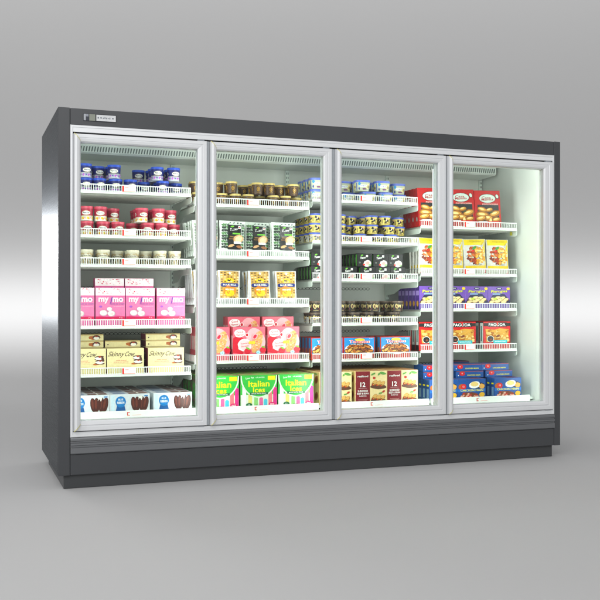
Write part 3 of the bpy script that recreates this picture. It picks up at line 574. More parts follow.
# blue lidded tubs
W, D, H = dims('tub'); b, A, rt, hb, cy = cup(W, H, M('tub_cream', '#c8cdb2', .45), .9, .014, 32, 1, .85, .35)
sky = M('sky_blue_print', '#3f9bd6', .4); lv = M('lavender_print', '#6f78c8', .4)
for du in (-.1, 0, .1):
    A.ell(du+.018, H*.42, .018, .016, M('vanilla_print', '#eadfa5', .5), .2, 12, .1); A.ell(du+.022, H*.4, .009, .009, M('bean_print', '#a9946a', .5), 0, 10, .3)
    A.ell(du-.008, H*.48, .018, .009, WHITE, .1, 14, .06); A.ell(du-.027, H*.66, .012, .010, sky, 0, 12); A.ell(du+.034, H*.62, .010, .010, M('vanilla_print', '#eadfa5', .5), 0, 12, .1); A.text('Scoops', du-.008, H*.49, .009, lv, w=.030, bold=.03)
    A.ell(du-.03, H*.22, .008, .008, M('indigo_print', '#3d459c', .5), 0, 9, .2); A.ell(du+.002, H*.2, .007, .005, M('plum_print', '#7d4a78', .5), 0, 9, .2)
    A.rect(du+.038, H*.02, du+.046, H*.75, M('royal_stripe', '#2f5fc4', .45))
proto('tub', b, 'dessert_tub', [('lid', lid(W, H, .015, M('periwinkle_lid', '#6b7bd0', .35), 32, 1, .85, .35))])
# yellow cups, blue lid, black splash
W, D, H = dims('yellow_cup'); b, A, rt, hb, cy = cup(W, H, M('butter_board', '#e2cf72', .45), .88, .012)
for q in range(-2, 3):
    du = q*.050
    A.ell(du-.008, H*.60, .009, .008, INK, .3, 10, .3); A.ell(du+.007, H*.48, .010, .0085, INK, -.4, 10, .3); A.ell(du-.004, H*.30, .009, .005, INK, .2, 9, .3)
    A.ell(du+.010, H*.62, .0045, .004, M('pink_nose', '#d98f8a', .5)); A.ell(du+.001, H*.52, .003, .004, WHITE)
    A.rect(du-.013, H*.09, du+.013, H*.15, M('brown_line', '#70511d', .5)); A.rect(du+.020, H*.15, du+.026, H*.62, M('cocoa_strip', '#8a7646', .5))
proto('yellow_cup', b, 'pudding_cup', [('lid', lid(W, H, .012, M('blue_violet_lid', '#5566c0', .35)))])
# dark cups with pale emblem
W, D, H = dims('dark_cup'); b, A, rt, hb, cy = cup(W, H, M('espresso_board', '#2b211c', .48), .9, .012)
for q in range(-2, 3):
    du = q*.052
    A.ell(du-.009, H*.52, .010, .016, M('pale_gold', '#c9b77e', .5), .3, 12, .1); A.ell(du-.008, H*.5, .0045, .009, M('maroon_print', '#5c2028', .5), .3, 10)
    A.text('M', du+.010, H*.54, .022, M('pale_gold', '#c9b77e', .5), bold=.05, shear=.3)
    A.rect(du-.018, H*.14, du+.018, H*.20, M('khaki_print', '#9a8a5e', .5)); A.ell(du+.022, H*.3, .005, .008, M('maroon_print', '#5c2028', .5))
proto('dark_cup', b, 'frozen_custard_cup', [('lid', lid(W, H, .012, M('brown_lid', '#5a4a3d', .4)))])

# pink mochi box
def mochi_art(A, W, H, full=True):
    pk = M('hot_pink', '#dd78a6', .42); cr = M('crimson_band', '#d11a56', .4); rd = M('confetti_red', '#dc2a55', .45); vi = M('violet_slash', '#6a2f9c', .45)
    A.rect(-W/2+.001, .001, W/2-.001, H-.001, pk)
    A.rect(-W/2+.001, .001, W/2-.001, H*.13, cr)
    A.rect(-W/2+.001, H*.76, W/2-.001, H-.001, M('confetti_white', '#f2efee', .4))
    A.rect(-W/2+.001, H*.74, W/2-.001, H*.765, M('rose_line', '#d9488e', .4))
    A.blobs(-W/2+.012, H*.80, W/2-.012, H*.97, 26, .0055, [rd, M('confetti_pink', '#eaa3b8', .45), M('confetti_grey', '#d8cfd2', .45), rd], .45)
    A.text('my', -W*.23, H*.615, .040, WHITE, w=W*.34, bold=.08); A.text('mo', W*.25, H*.635, .030, WHITE, w=W*.36, bold=.09)
    A.poly([(-W*.01, H*.53), (W*.025, H*.53), (W*.075, H*.72), (W*.04, H*.72)], vi)
    A.ell(W*.345, H*.635, .0042, .0042, vi)
    A.text('mochi ice cream', W*.22, H*.515, .009, vi, w=W*.5, bold=.03)
    A.text('strawberry', W*.27, H*.43, .006, M('blush_letter', '#f9cfe0', .5), w=W*.34)
    A.ell(-W*.33, H*.43, .009, .007, M('lilac_badge', '#a254b8', .5))
    mo = [M('mochi_white', '#d9d0cf', .6), M('mochi_shade', '#c3aeb2', .6)]
    A.ell(-W*.03, H*.15, W*.36, H*.03, M('pink_table', '#e0609c', .5), 0, 18)
    for u, v, r in ((-.03, .35, .088), (-.23, .235, .125), (.03, .215, .125)):
        A.ell(u*W, v*H, r*W*1.06, r*W*.96, mo[1], 0, 18, .03); A.ell(u*W-.002, v*H+.002, r*W*.93, r*W*.84, mo[0], 0, 18, .04)
    A.ell(.045*W, .21*H, .055*W, .045*W, M('mochi_cut', '#e9c9c6', .6), 0, 12, .1)
    A.text('7 ct', W*.35, H*.09, .008, WHITE, bold=.03); A.text('Strawberry', W*.25, H*.04, .007, WHITE, w=W*.36, bold=.02)
W, D, H = dims('mochi_box'); OFF = .034; b, A, S_, T_ = carton(W, D, H, M('pink_board', '#e779b0', .45), M('dark_pink_side', '#c94a80', .45)); mochi_art(A, W, H)
proto('mochi_box', b, 'mochi_box')
W, D, H = dims('flat_mochi'); OFF = 0; b, A, S_, T_ = carton(W, D, H, M('pink_board', '#e779b0', .45), M('dark_pink_side', '#c94a80', .45)); A.rect(-W/2+.001, H*.3, W/2-.001, H*.7, M('confetti_white', '#f2efee', .4)); A.text('my/mo', 0, H*.5, .016, M('violet_slash', '#6a2f9c', .45), bold=.04)
proto('flat_mochi', b, 'mochi_box')
# cream sandwich boxes
cb = M('pale_custard', '#e6d9a6', .45); script = M('script_brown', '#4a3020', .5)
def cow_stack(A, cu, cv, s):
    ch, ic = M('wafer_brown', '#4d2718', .5), M('ice_white', '#f3efe6', .5); ca = M('caramel', '#b5622a', .5)
    A.ell(cu-.6*s, cv-.95*s, .9*s, .22*s, ca, .2, 10, .3)
    for k, dx in ((0, 0), (1, -.12)):
        v = cv-.55*s+k*.95*s
        A.ell(cu+dx*s, v+.32*s, .85*s, .28*s, ch, .1, 12, .06); A.ell(cu+dx*s, v-.28*s, .85*s, .24*s, ch, -.05, 12, .06)
        A.ell(cu+dx*s-.05*s, v, .78*s, .34*s, ic, 0, 12, .06); A.ell(cu+dx*s+.1*s, v+.34*s, .26*s, .22*s, M('berry_topping', '#a63a1c', .5), 0, 9, .2)
    A.ell(cu+.5*s, cv+.2*s, .22*s, .7*s, ch, .2, 10, .2)
W, D, H = dims('sandwich_box'); OFF = .034; b, A, S_, T_ = carton(W, D, H, cb, M('raspberry_side', '#7d2440', .45), M('tan_top', '#c9b27c', .45))
A.rect(-W/2+.001, .001, W/2-.001, H-.001, cb)
A.text('Skinny', -W*.25, H*.69, .048, script, w=W*.42, bold=.03, shear=.35); A.text('Cow', W*.12, H*.72, .036, script, w=W*.26, bold=.03, shear=.35)
A.text('vanilla caramel', -W*.12, H*.41, .009, M('coral_letter', '#d8473c', .5), w=W*.28, bold=.02); A.text('low fat ice cream sandwiches', -W*.12, H*.33, .008, M('coral_letter', '#d8473c', .5), w=W*.40, bold=.02)
cow_stack(A, W*.34, H*.44, .031); A.text('3', W*.455, H*.88, .006, M('coral_letter', '#d8473c', .5))
A.rect(-W*.35, H*.245, W*.18, H*.25, M('caramel', '#b5622a', .5))
proto('sandwich_box', b, 'ice_cream_sandwich_box')
W, D, H = dims('flat_sandwich'); OFF = 0; b, A, S_, T_ = carton(W, D, H, cb, M('raspberry_side', '#7d2440', .45), M('tan_top', '#c9b27c', .45))
A.rect(-W/2+.001, .001, W/2-.001, H*.82, cb); A.rect(-W/2+.001, H*.82, W/2-.001, H-.001, M('tan_strip', '#c7ad72', .45))
A.ell(W*.24, H*.45, .034, .010, M('caramel', '#b5622a', .5), .05, 14, .25); A.ell(W*.30, H*.5, .022, .014, M('wafer_brown', '#4d2718', .5), 0, 12, .1); A.ell(W*.30, H*.38, .017, .009, M('ice_white', '#f3efe6', .5), 0, 12, .1)
A.ell(W*.30, H*.66, .007, .004, M('berry_topping', '#a63a1c', .5)); A.ell(-W*.42, H*.4, .004, .004, script)
proto('flat_sandwich', b, 'ice_cream_sandwich_box')
# white bar boxes with blue rosette
W, D, H = dims('bar_box'); OFF = 0; b, A, S_, T_ = carton(W, D, H, M('frost_board', '#d3dade', .42), M('frost_side', '#cfd9de', .42), M('grey_top', '#b7bcc4', .45))
T = Art(b, lambda u, v, l: (u, v, H+l), lift=.001); T.rect(-W*.02, .008, W*.46, D-.008, M('cocoa_top', '#6b4a42', .45)); T.rect(-W*.40, .012, -W*.1, D-.012, M('slate_top', '#7c8aa6', .45)); T.rect(W*.2, .02, W*.24, D-.02, M('ice_white', '#f3efe6', .5))
bl = M('rosette_blue', '#1f7fc4', .4); bd = M('rosette_navy', '#155a9a', .4)
A.rect(-W*.47, H*.02, -W*.38, H*.95, M('ice_tint', '#cfe4ee', .45))
A.poly([(-W*.36, H*.06), (-W*.10, H*.06), (-W*.15, H*.5), (-W*.31, H*.5)], bd); A.ell(-W*.23, H*.60, .029, .031, bl, 0, 20, .03); A.ell(-W*.23, H*.60, .024, .026, bd)
A.ell(-W*.23, H*.60, .0225, .0245, bl)
A.text('BLUE', -W*.23, H*.72, .010, WHITE, w=.026, bold=.04); A.text('RIBBON', -W*.23, H*.55, .013, WHITE, w=.040, bold=.06)
ck = [M('choc_bar', '#47190f', .42), M('choc_bar_light', '#6a2f20', .42)]
for k, (u, rt_) in enumerate(((.13, .12), (.21, .02), (.33, -.05), (.42, -.18))):
    A.ell(u*W-.006, H*.47, .0165, .040, ck[0], rt_, 16, .05); A.ell(u*W-.010, H*.52, .006, .028, ck[1], rt_, 12, .05)
A.ell(.262*W, H*.78, .011, .014, M('ice_white', '#f3efe6', .5), 0, 12, .2); A.ell(.245*W, H*.5, .010, .028, ck[0], 0, 12, .05)
A.rect(W*.36, H*.86, W*.45, H*.92, bl); A.rect(-W/2+.001, .001, W/2-.001, H*.04, M('coral_line', '#d94a44', .4))
proto('bar_box', b, 'ice_cream_bar_box')
# black centred bag with white floral margin
def yasso(A, cu, cv, s, sq=True):
    gr = M('leaf_green', '#6cb83c', .5)
    A.ell(cu-.2*s, cv+.42*s, .28*s, .13*s, gr, .3, 10, .1)
    A.text('Yasso', cu, cv, .42*s, WHITE, w=1.15*s, bold=.05, shear=.3, rot=.12)
    if sq: A.rect(cu+.62*s, cv+.1*s, cu+1.02*s, cv+.5*s, WHITE); A.ell(cu+.82*s, cv+.3*s, .08*s, .08*s, TAGR)
W, D, H = dims('black_bag'); OFF = .034; wb = M('white_pouch', '#d5ddd4', .32, noise=.03, coat=.3); b, A = pouch(W, D, H, wb)
fl = [M('floral_grey', '#55655e', .5), M('floral_dark', '#1d2623', .5), M('floral_green', '#4f7f48', .5)]
for row_ in range(9):
    v = H*(.12+.092*row_)
    for u in (-.39, -.30, -.2, .42): A.ell(u*W, v, .0078, .009, fl[(row_+int(u*10)) % 3 if row_ % 3 else 1], .5, 9, .35); A.ell(u*W+.006, v+.007, .0035, .003, fl[2], 0, 7, .2)
for u in (-.1, .05, .2, .33): A.ell(u*W, H*.93, .007, .005, fl[0], .3, 8, .4)
bk_ = M('pouch_black', '#0b0c0d', .4, coat=.15)
A.rect(-W*.19, H*.04, W*.34, H*.86, bk_)
yasso(A, W*.04, H*.72, .044); A.rect(-W*.0, H*.55, W*.32, H*.60, M('leaf_green', '#6cb83c', .5))
A.ell(W*.24, H*.40, .036, .030, M('cookie_tan', '#d9a878', .55), .6, 14, .08); A.ell(W*.25, H*.40, .026, .020, M('cookie_pale', '#ecc9a2', .55), .6, 14, .1)
A.text('Salted', -W*.03, H*.47, .009, M('caramel_letter', '#c58a4a', .5), bold=.02); A.text('Caramel', -W*.03, H*.40, .008, M('caramel_letter', '#c58a4a', .5), bold=.02)
A.rect(W*.05, H*.24, W*.34, H*.31, WHITE); A.ell(-W*.05, H*.17, .022, .010, M('cookie_tan', '#d9a878', .55), .4, 12, .15); A.ell(W*.27, H*.14, .02, .010, M('cookie_brown', '#a06a42', .55), -.2, 12, .15)
proto('black_bag', b, 'frozen_yogurt_bag')
# golden patterned bag with a blue ribbon badge
W, D, H = dims('yellow_bag'); OFF = .034; b, A = pouch(W, D, H, M('silver_pouch', '#cfd0d2', .3, .2, coat=.3))
A.rect(-W*.43, H*.02, W*.43, H*.97, M('gold_pouch_print', '#cfa556', .42))
for r_ in range(12):
    for c_ in range(6):
        u, v = -W*.37+c_*W*.148, H*(.06+.078*r_)
        A.ell(u, v, .0068, .0036, [M('toffee_dot', '#5a3614', .5), M('pale_dot', '#f4e2a6', .5), M('pale_dot', '#f4e2a6', .5), M('toffee_dot', '#8a5a26', .5)][(r_+c_) % 4], 0, 7, .1)
A.ell(0, H*.90, .0055, .010, WHITE)
A.poly([(-W*.34, H*.58), (W*.34, H*.58), (W*.14, H*.70), (0, H*.735), (-W*.14, H*.70)], M('sun_yellow', '#f2c81e', .45))
A.ell(-W*.02, H*.665, .012, .007, INK, .1, 9, .3); A.rect(-W*.12, H*.62, W*.08, H*.635, INK)
A.ell(0, H*.29, W*.29, H*.21, M('label_orange', '#e8861a', .45), 0, 20); A.ell(0, H*.20, W*.22, H*.12, M('sun_yellow', '#f2c81e', .45), 0, 18)
A.rect(-W*.36, H*.42, W*.36, H*.55, M('ribbon_blue', '#15236e', .42)); A.ell(-W*.36, H*.485, W*.07, H*.065, M('ribbon_blue', '#15236e', .42)); A.ell(W*.36, H*.485, W*.07, H*.065, M('ribbon_blue', '#15236e', .42))
A.text('BLUE BELL', 0, H*.49, .012, WHITE, w=W*.62, bold=.03); A.text('MINI BARS', 0, H*.33, .012, WHITE, w=W*.40, bold=.03)
proto('yellow_bag', b, 'frozen_treat_bag')
# pink strawberry box
def straw(A, W, H):
    pk = M('strawberry_pink', '#e66a7c', .42); lp = M('light_pink', '#f6b3ba', .42); rd = M('strawberry_red', '#cf1f34', .42)
    A.rect(-W/2+.001, .001, W/2-.001, H-.001, pk)
    A.poly([(-W*.499, H*.1), (-W*.2, H*.04), (-W*.05, H*.5), (-W*.35, H*.72), (-W*.499, H*.6)], rd)
    A.ell(W*.20, H*.55, W*.29, H*.42, lp, .25, 20, .04); A.ell(-W*.02, H*.40, W*.36, H*.17, lp, .5, 18, .04)
    A.ell(-W*.14, H*.36, W*.21, H*.22, WHITE, .2, 18, .03); A.ell(-W*.14, H*.36, W*.185, H*.19, M('rose_swirl', '#f2cdd0', .45), .2, 16, .03)
    A.text('Strawberry', -W*.13, H*.42, .014, rd, w=W*.26, bold=.03, rot=.12); A.text('Shortcake', -W*.13, H*.33, .012, rd, w=W*.25, bold=.03, rot=.12)
    A.ell(-W*.29, H*.78, W*.17, H*.14, WHITE, .1, 16, .08); A.ell(-W*.07, H*.72, W*.055, H*.07, WHITE); A.ell(-W*.07, H*.72, W*.04, H*.055, rd)
    A.text('Good', -W*.29, H*.83, .016, rd, w=W*.20, bold=.05, rot=.08); A.text('Humor', -W*.29, H*.73, .016, rd, w=W*.24, bold=.05, rot=.08)
    bar = [M('crumb_pale', '#f0cfa0', .6), M('crumb_coral', '#e07a60', .6), M('crumb_gold', '#e6ac6a', .6), M('crumb_pink', '#f2b8a8', .6)]
    A.ell(W*.24, H*.47, W*.155, H*.40, bar[2], -.25, 20, .03)
    ca, sa = math.cos(-.25), math.sin(-.25)
    def inb(u, v):
        x, y = u-W*.24, v-H*.47; x, y = x*ca+y*sa, -x*sa+y*ca
        return (x/(W*.14))**2+(y/(H*.37))**2 < 1
    A.blobs(W*.05, H*.1, W*.43, H*.85, 70, .006, bar, .7, inb)
    A.ell(W*.17, H*.66, W*.075, H*.11, lp, -.5, 14, .05); A.ell(W*.17, H*.66, W*.045, H*.08, M('jam_red', '#d52b45', .4), -.5, 14, .05)
    A.rect(-W*.02, H*.40, W*.17, H*.50, M('flash_yellow', '#f0cb3f', .45))
    for u, v in ((-.06, .15), (.42, .19)):
        A.ell(u*W, v*H, .020, .022, rd, .2, 12, .08); A.ell(u*W+.004, v*H+.020, .013, .006, M('leaf_green', '#6cb83c', .5), -.5, 9, .3)
    A.ell(W*.27, H*.10, .014, .013, M('aqua_badge', '#7fc9e0', .45)); A.ell(W*.27, H*.10, .010, .009, WHITE); A.ell(W*.27, H*.10, .0075, .0065, M('aqua_badge', '#7fc9e0', .45))
W, D, H = dims('pink_box'); OFF = .034; b, A, S_, T_ = carton(W, D, H, M('rose_board', '#dc6272', .42), M('coral_side', '#d25a66', .45)); straw(A, W, H)
S_.rect(.004, H*.35, D-.004, H*.75, M('pale_panel', '#ecd0cd', .45)); S_.rect(D*.46, H*.04, D*.54, H*.96, M('rose_board', '#dc6272', .42))
proto('pink_box', b, 'ice_cream_bar_box')
W, D, H = dims('flat_pink'); OFF = 0; b, A, S_, T_ = carton(W, D, H, M('rose_board', '#dc6272', .42)); A.ell(-W*.1, H*.5, .05, .02, WHITE); A.text('Strawberry', -W*.1, H*.5, .014, M('strawberry_red', '#cf1f34', .42), w=.08)
proto('flat_pink', b, 'ice_cream_bar_box')
# green Italian ices box
W, D, H = dims('ices_box'); OFF = 0; b, A, S_, T_ = carton(W, D, H, M('green_board', '#3fae3f', .42), mottled('green_side_print', ['#1f6a2c', '#3fae3f', '#7a3b52', '#1d5a2a'], 40), mottled('ices_top_print', ['#3a8f3c', '#b84a6a', '#6ac04a', '#8d9a5a', '#2f7a38'], 30))
gg = M('bright_green', '#3fc04a', .42); ltg = M('ice_pale', '#e9f5e2', .45); yl = M('letter_yellow', '#f5ee1e', .42)
A.rect(-W/2+.001, .001, W/2-.001, H-.001, gg)
A.rect(-W/2+.001, .001, W/2-.001, H*.40, ltg)
for k, (u, h_, m_) in enumerate(((-.40, .66, M('pop_white', '#f4f7ee', .45)), (-.24, .55, M('pop_yellow', '#e8dd7c', .45)), (-.08, .30, M('pop_green', '#8fd07a', .45)), (.06, .27, M('pop_pink', '#e46aa0', .45)),
                   (.18, .22, M('pop_aqua', '#57c4dc', .45)), (.31, .62, M('pop_coral', '#ee7d86', .45)), (.44, .58, M('pop_magenta', '#e2348c', .45)))):
    A.rect(u*W-.0115, H*.03, u*W+.0115, H*h_, m_); A.ell(u*W, H*h_, .0115, .008, m_)
pts = [(-W/2+.001, H-.001)]+[(W*.47*math.cos(t), H*.98+H*.64*math.sin(t)) for t in [math.pi+math.pi*k/24 for k in range(25)]]+[(W/2-.001, H-.001)]
pts = [p for p in pts if p[1] <= H-.001+1e-6]
big = [(x*1.08, H-.001-(H-.001-y)*1.06) for x, y in pts]; big = [(max(-W/2+.001, min(W/2-.001, x)), y) for x, y in big]
A.poly(big, ltg); A.poly(pts, gg)
A.rect(W*.24, H*.84, W*.45, H*.97, M('flash_lemon', '#f0e838', .42))
A.text('Low Fat', -W*.25, H*.92, .011, WHITE, bold=.03, rot=.1); A.text('6 FLAVORS', W*.03, H*.93, .008, WHITE, bold=.02)
A.text('Italian', 0, H*.735, .036, yl, w=W*.58, bold=.06); A.text('Ices', 0, H*.545, .034, yl, w=W*.33, bold=.06)
A.rect(-W*.25, H*.395, W*.25, H*.47, M('pine_band', '#156a3e', .42)); A.text('MADE WITH FRUIT', 0, H*.43, .007, WHITE, w=W*.4, bold=.02)
A.ell(-W*.27, H*.085, .020, .012, M('pine_band', '#156a3e', .42)); A.text('12', -W*.27, H*.085, .010, WHITE); A.ell(W*.36, H*.085, .022, .013, M('cherry_badge', '#dd2a72', .42)); A.text('FREE', W*.36, H*.085, .009, WHITE, bold=.03)
A.text('12 cups', -W*.02, H*.07, .009, M('dark_lettering', '#2a2333', .5))
proto('ices_box', b, 'frozen_pop_box')
# small black boxes, same script
W, D, H = dims('small_black_box'); OFF = 0; b, A, S_, T_ = carton(W, D, H, M('carton_black', '#0c0d0e', .5), M('black_side', '#0c0d0d', .5))
S_.rect(D*.55, H*.05, D*.86, H*.92, M('leaf_green_dark', '#4e9a3a', .5)); S_.rect(D*.18, H*.3, D*.42, H*.7, M('side_grey', '#5a625c', .5))
yasso(A, -W*.12, H*.68, .034); A.ell(W*.17, H*.24, .026, .021, M('pale_scoop', '#e8dcd6', .5), .2, 14, .08); A.ell(W*.19, H*.26, .014, .011, M('pale_pink_scoop', '#eab0a8', .5), .2, 12, .15); A.ell(-W*.05, H*.14, .008, .006, TAGR, 0, 8, .2)
A.ell(W*.33, H*.12, .010, .007, M('pale_green_leaf', '#9ac48a', .5), 0, 9, .2); A.ell(-W*.33, H*.3, .007, .006, M('side_grey', '#5a625c', .5))
proto('small_black_box', b, 'frozen_yogurt_box')
# snack box with blue sky and golden rolls
gold = [M('crust_gold', '#c97a2a', .5), M('crust_brown', '#8c4716', .5), M('crust_pale', '#e8ad57', .5), M('crust_deep', '#5c2a0e', .5), M('crust_amber', '#b9621d', .5)]
W, D, H = dims('snack_box'); OFF = .034; b, A, S_, T_ = carton(W, D, H, M('snack_red', '#b8281f', .42), M('snack_side', '#5a2c2c', .45))
S_.rect(D*.15, H*.3, D*.85, H*.97, M('sky_panel', '#2e8fd8', .42)); S_.ell(D*.5, H*.35, D*.33, H*.2, gold[4], 0, 12, .1); S_.rect(D*.15, H*.04, D*.85, H*.12, M('side_orange', '#c9722c', .5))
A.rect(-W*.475, H*.05, W*.475, H*.95, M('sky_panel', '#2e8fd8', .42)); A.ell(0, H*.28, W*.46, H*.34, WHITE, 0, 22, .02)
A.rect(-W*.40, H*.05, W*.40, H*.16, M('plate_cream', '#f2e3bd', .45))
for q in range(60):
    u = random.uniform(-.40, .40); v = random.uniform(.05, .60-abs(u)*.45)
    r_ = random.uniform(.009, .014); t_ = random.uniform(-.9, .9); A.ell(u*W, v*H, r_*1.75, r_*.95, gold[3], t_, 12, .05); A.ell(u*W-.001, v*H+.001, r_*1.35, r_*.65, random.choice(gold[:3]+[gold[4]]), t_, 12, .06)
A.ell(0, H*.84, .034, .012, M('badge_yellow', '#e9c93a', .45))
A.text('Tornados', 0, H*.735, .026, WHITE, w=W*.66, bold=.14); A.text('Tornados', 0, H*.735, .024, M('bubble_pink', '#e84a55', .42), w=W*.62, bold=.06)
A.rect(-W*.13, H*.52, W*.14, H*.62, M('charcoal_tab', '#33302f', .45)); A.text('SNACKS', 0, H*.57, .008, WHITE, bold=.03); A.text('30 OZ', W*.36, H*.90, .006, WHITE, bold=.02)
proto('snack_box', b, 'snack_roll_box')
# burrito box: maroon panel left, beige food panel right
mr = M('maroon_panel', '#801c26', .42)
W, D, H = dims('burrito_box'); OFF = 0; b, A, S_, T_ = carton(W, D, H, M('beige_board', '#ecd9a0', .45), M('beige_side', '#d9c07e', .45), mottled('burrito_top_print', ['#8a5b32', '#c9a25c', '#8f3a30', '#d9bd7c'], 26))
fp = [M('tortilla', '#dcae62', .55), M('tortilla_toast', '#a8682c', .55), M('beef_brown', '#7a3a1c', .55), M('salsa_red', '#b5301f', .5), M('cheese_gold', '#e6b53c', .5)]
def burrito(A, cu, cv, s):
    A.ell(cu, cv-.45*s, 1.25*s, .35*s, M('plate_umber', '#5a3620', .5), -.05, 16, .05)
    for q, dx in enumerate((-.6, 0, .6)):
        A.ell(cu+dx*s, cv+.1*s-.08*q*s, .52*s, .30*s, fp[1], .7, 12, .05); A.ell(cu+dx*s, cv+.13*s-.08*q*s, .47*s, .24*s, fp[0], .7, 12, .05)
        A.ell(cu+dx*s-.22*s, cv-.15*s-.08*q*s, .24*s, .19*s, fp[2], .4, 10, .15); A.ell(cu+dx*s-.22*s, cv-.14*s-.08*q*s, .15*s, .11*s, fp[3], .2, 9, .2); A.ell(cu+dx*s-.15*s, cv-.1*s-.08*q*s, .07*s, .06*s, fp[4])
A.rect(-W/2+.001, .001, -W*.04, H-.001, mr); A.rect(-W*.04, .001, W/2-.001, H-.001, M('beige_print', '#ecd9a2', .45))
burrito(A, W*.225, H*.60, .044); burrito(A, W*.225, H*.16, .044)
A.ell(W*.05, H*.90, .016, .006, lf, .3, 9, .3); A.ell(W*.36, H*.92, .020, .007, lf, -.2, 9, .3); A.ell(W*.24, H*.90, .010, .006, lf, .9, 9, .3)
A.ell(W*.09, H*.78, .010, .008, fp[3], 0, 9, .1); A.ell(W*.38, H*.34, .014, .006, fp[3], .5, 9, .2); A.ell(W*.30, H*.30, .014, .005, lf, .2, 9, .3)
A.text('realfood', -W*.27, H*.84, .012, WHITE, w=W*.33, bold=.03); A.text('12', -W*.27, H*.58, .030, WHITE, bold=.07); A.rect(-W*.40, H*.465, -W*.14, H*.47, WHITE)
A.text('SHREDDED', -W*.27, H*.38, .011, WHITE, w=W*.32, bold=.05); A.text('BEEF & BEAN', -W*.27, H*.30, .011, WHITE, w=W*.36, bold=.05); A.text('BURRITOS', -W*.27, H*.225, .008, WHITE, w=W*.22, bold=.02); A.rect(-W*.42, H*.10, -W*.12, H*.112, M('maroon_text', '#d9a09a', .5)); A.rect(-W*.40, H*.07, -W*.15, H*.08, M('maroon_text', '#d9a09a', .5))
for q in (.25, .75):
    S_.ell(D*.5, H*q, D*.32, H*.12, fp[1], .5, 12, .1); S_.ell(D*.5, H*q, D*.2, H*.08, fp[2], .5, 12, .1)
S_.ell(D*.4, H*.93, D*.25, H*.02, lf); 
proto('burrito_box', b, 'burrito_box')
# red dumpling box
W, D, H = dims('dumpling_box'); OFF = .034; b, A, S_, T_ = carton(W, D, H, M('poppy_red', '#b30d15', .42), M('poppy_side', '#b0131b', .42))
S_.ell(D*.5, H*.2, D*.2, H*.06, M('side_grey_label', '#8d8a86', .5))
A.rect(-W*.40, .004, W*.42, H*.56, M('slate_print', '#1d2022', .45))
A.ell(0, H*.755, .064, .036, INK); A.ell(0, H*.755, .061, .033, M('sage_oval', '#c3d0c6', .45)); A.text('Casa', -.008, H*.785, .018, M('brick_letter', '#a03038', .45), w=.07, bold=.06, rot=.05); A.text('Mamita', 0, H*.725, .018, M('brick_letter', '#a03038', .45), w=.09, bold=.06, rot=.05)
A.ell(W*.38, H*.82, .013, .019, INK, .3); A.ell(W*.38, H*.825, .010, .015, M('sage_oval', '#c3d0c6', .45), .3)
A.text('POTSTICKERS', W*.10, H*.575, .011, M('pale_rose', '#f3cfc6', .5), w=W*.60, bold=.04)
dm = [M('dough_gold', '#cf9840', .5), M('dough_toast', '#8f561c', .5), M('dough_cream', '#efd391', .5)]
for u, v, r_, t_ in ((-.22, .41, .034, -.3), (.05, .40, .026, .3), (-.22, .25, .046, -.1), (.10, .20, .030, .6), (.26, .28, .040, .35), (-.02, .15, .036, 0), (-.28, .14, .036, .2), (.3, .1, .03, .2)):
    A.ell(u*W, v*H, r_*1.12, r_*.64, dm[1], t_, 14, .06); A.ell(u*W-.001, v*H+.003, r_*.9, r_*.38, dm[0], t_, 14, .06); A.ell(u*W-.004, v*H+.006, r_*.55, r_*.2, dm[2], t_, 12, .1)
A.ell(W*.08, H*.06, .010, .022, dm[2]); A.ell(W*.12, H*.33, .012, .007, M('herb_dark', '#3c4a2a', .5), .4)
A.rect(-W*.38, .004, -W*.05, H*.05, WHITE); A.rect(-W*.05, .004, W*.40, H*.05, TAGR)
proto('dumpling_box', b, 'dumpling_box')
# yellow meal bags
W, D, H = dims('pasta_bag'); OFF = .034; b, A = pouch(W, D, H, M('white_film', '#c9c7bf', .38, coat=.15))
A.rect(-W*.46, H*.80, W*.46, H*.985, M('film_yellow', '#e8cc12', .4)); A.poly([(W*.15, H*.81), (W*.46, H*.81), (W*.46, H*.06), (W*.36, H*.06), (W*.43, H*.45), (W*.33, H*.70)], M('film_yellow', '#f2dc22', .38))
A.rect(-W*.46, H*.02, W*.46, H*.12, M('film_yellow2', '#e5c412', .4)); A.poly([(-W*.46, -H*.13), (W*.46, -H*.13), (W*.46, H*.05), (W*.1, H*.02)], M('film_red', '#d0201e', .4))
A.ell(W*.02, H*.46, W*.42, H*.34, M('bowl_white', '#d5dde0', .4), 0, 22); A.ell(W*.02, H*.46, W*.385, H*.305, M('bowl_inner', '#c4b48c', .4), 0, 22)
pm = [M('sauce_red', '#a83a1e', .5), M('meat_brown', '#7a2f1a', .5), M('sauce_orange', '#d06a2c', .5)]; pn = [M('pasta_gold', '#eeb54a', .5), M('pasta_pale', '#f6d98a', .5), M('pasta_deep', '#dc9632', .5)]
clp = lambda u, v: ((u-W*.02)/(W*.39))**2+((v-H*.46)/(H*.30))**2 < 1
A.blobs(-W*.36, H*.18, W*.03, H*.76, 60, .0105, pm, .75, clp); A.blobs(-W*.02, H*.16, W*.40, H*.76, 60, .011, pn, .7, clp)
A.ell(-W*.07, H*.70, .014, .010, M('basil_green', '#3f8f35', .5), .5, 10, .3); A.ell(-W*.16, H*.60, .011, .008, M('tomato_red', '#d8321f', .5)); A.ell(W*.34, H*.80, .004, .022, M('fork_grey', '#c4c9c8', .35), -.4)
A.text('Orange Chicken', 0, H*.915, .010, M('olive_letter', '#8d7a12', .5), w=W*.55, bold=.02); A.text('CHICKEN', W*.05, H*.15, .007, M('dark_lettering', '#2a2333', .5), w=W*.4)
proto('pasta_bag', b, 'frozen_meal_bag')
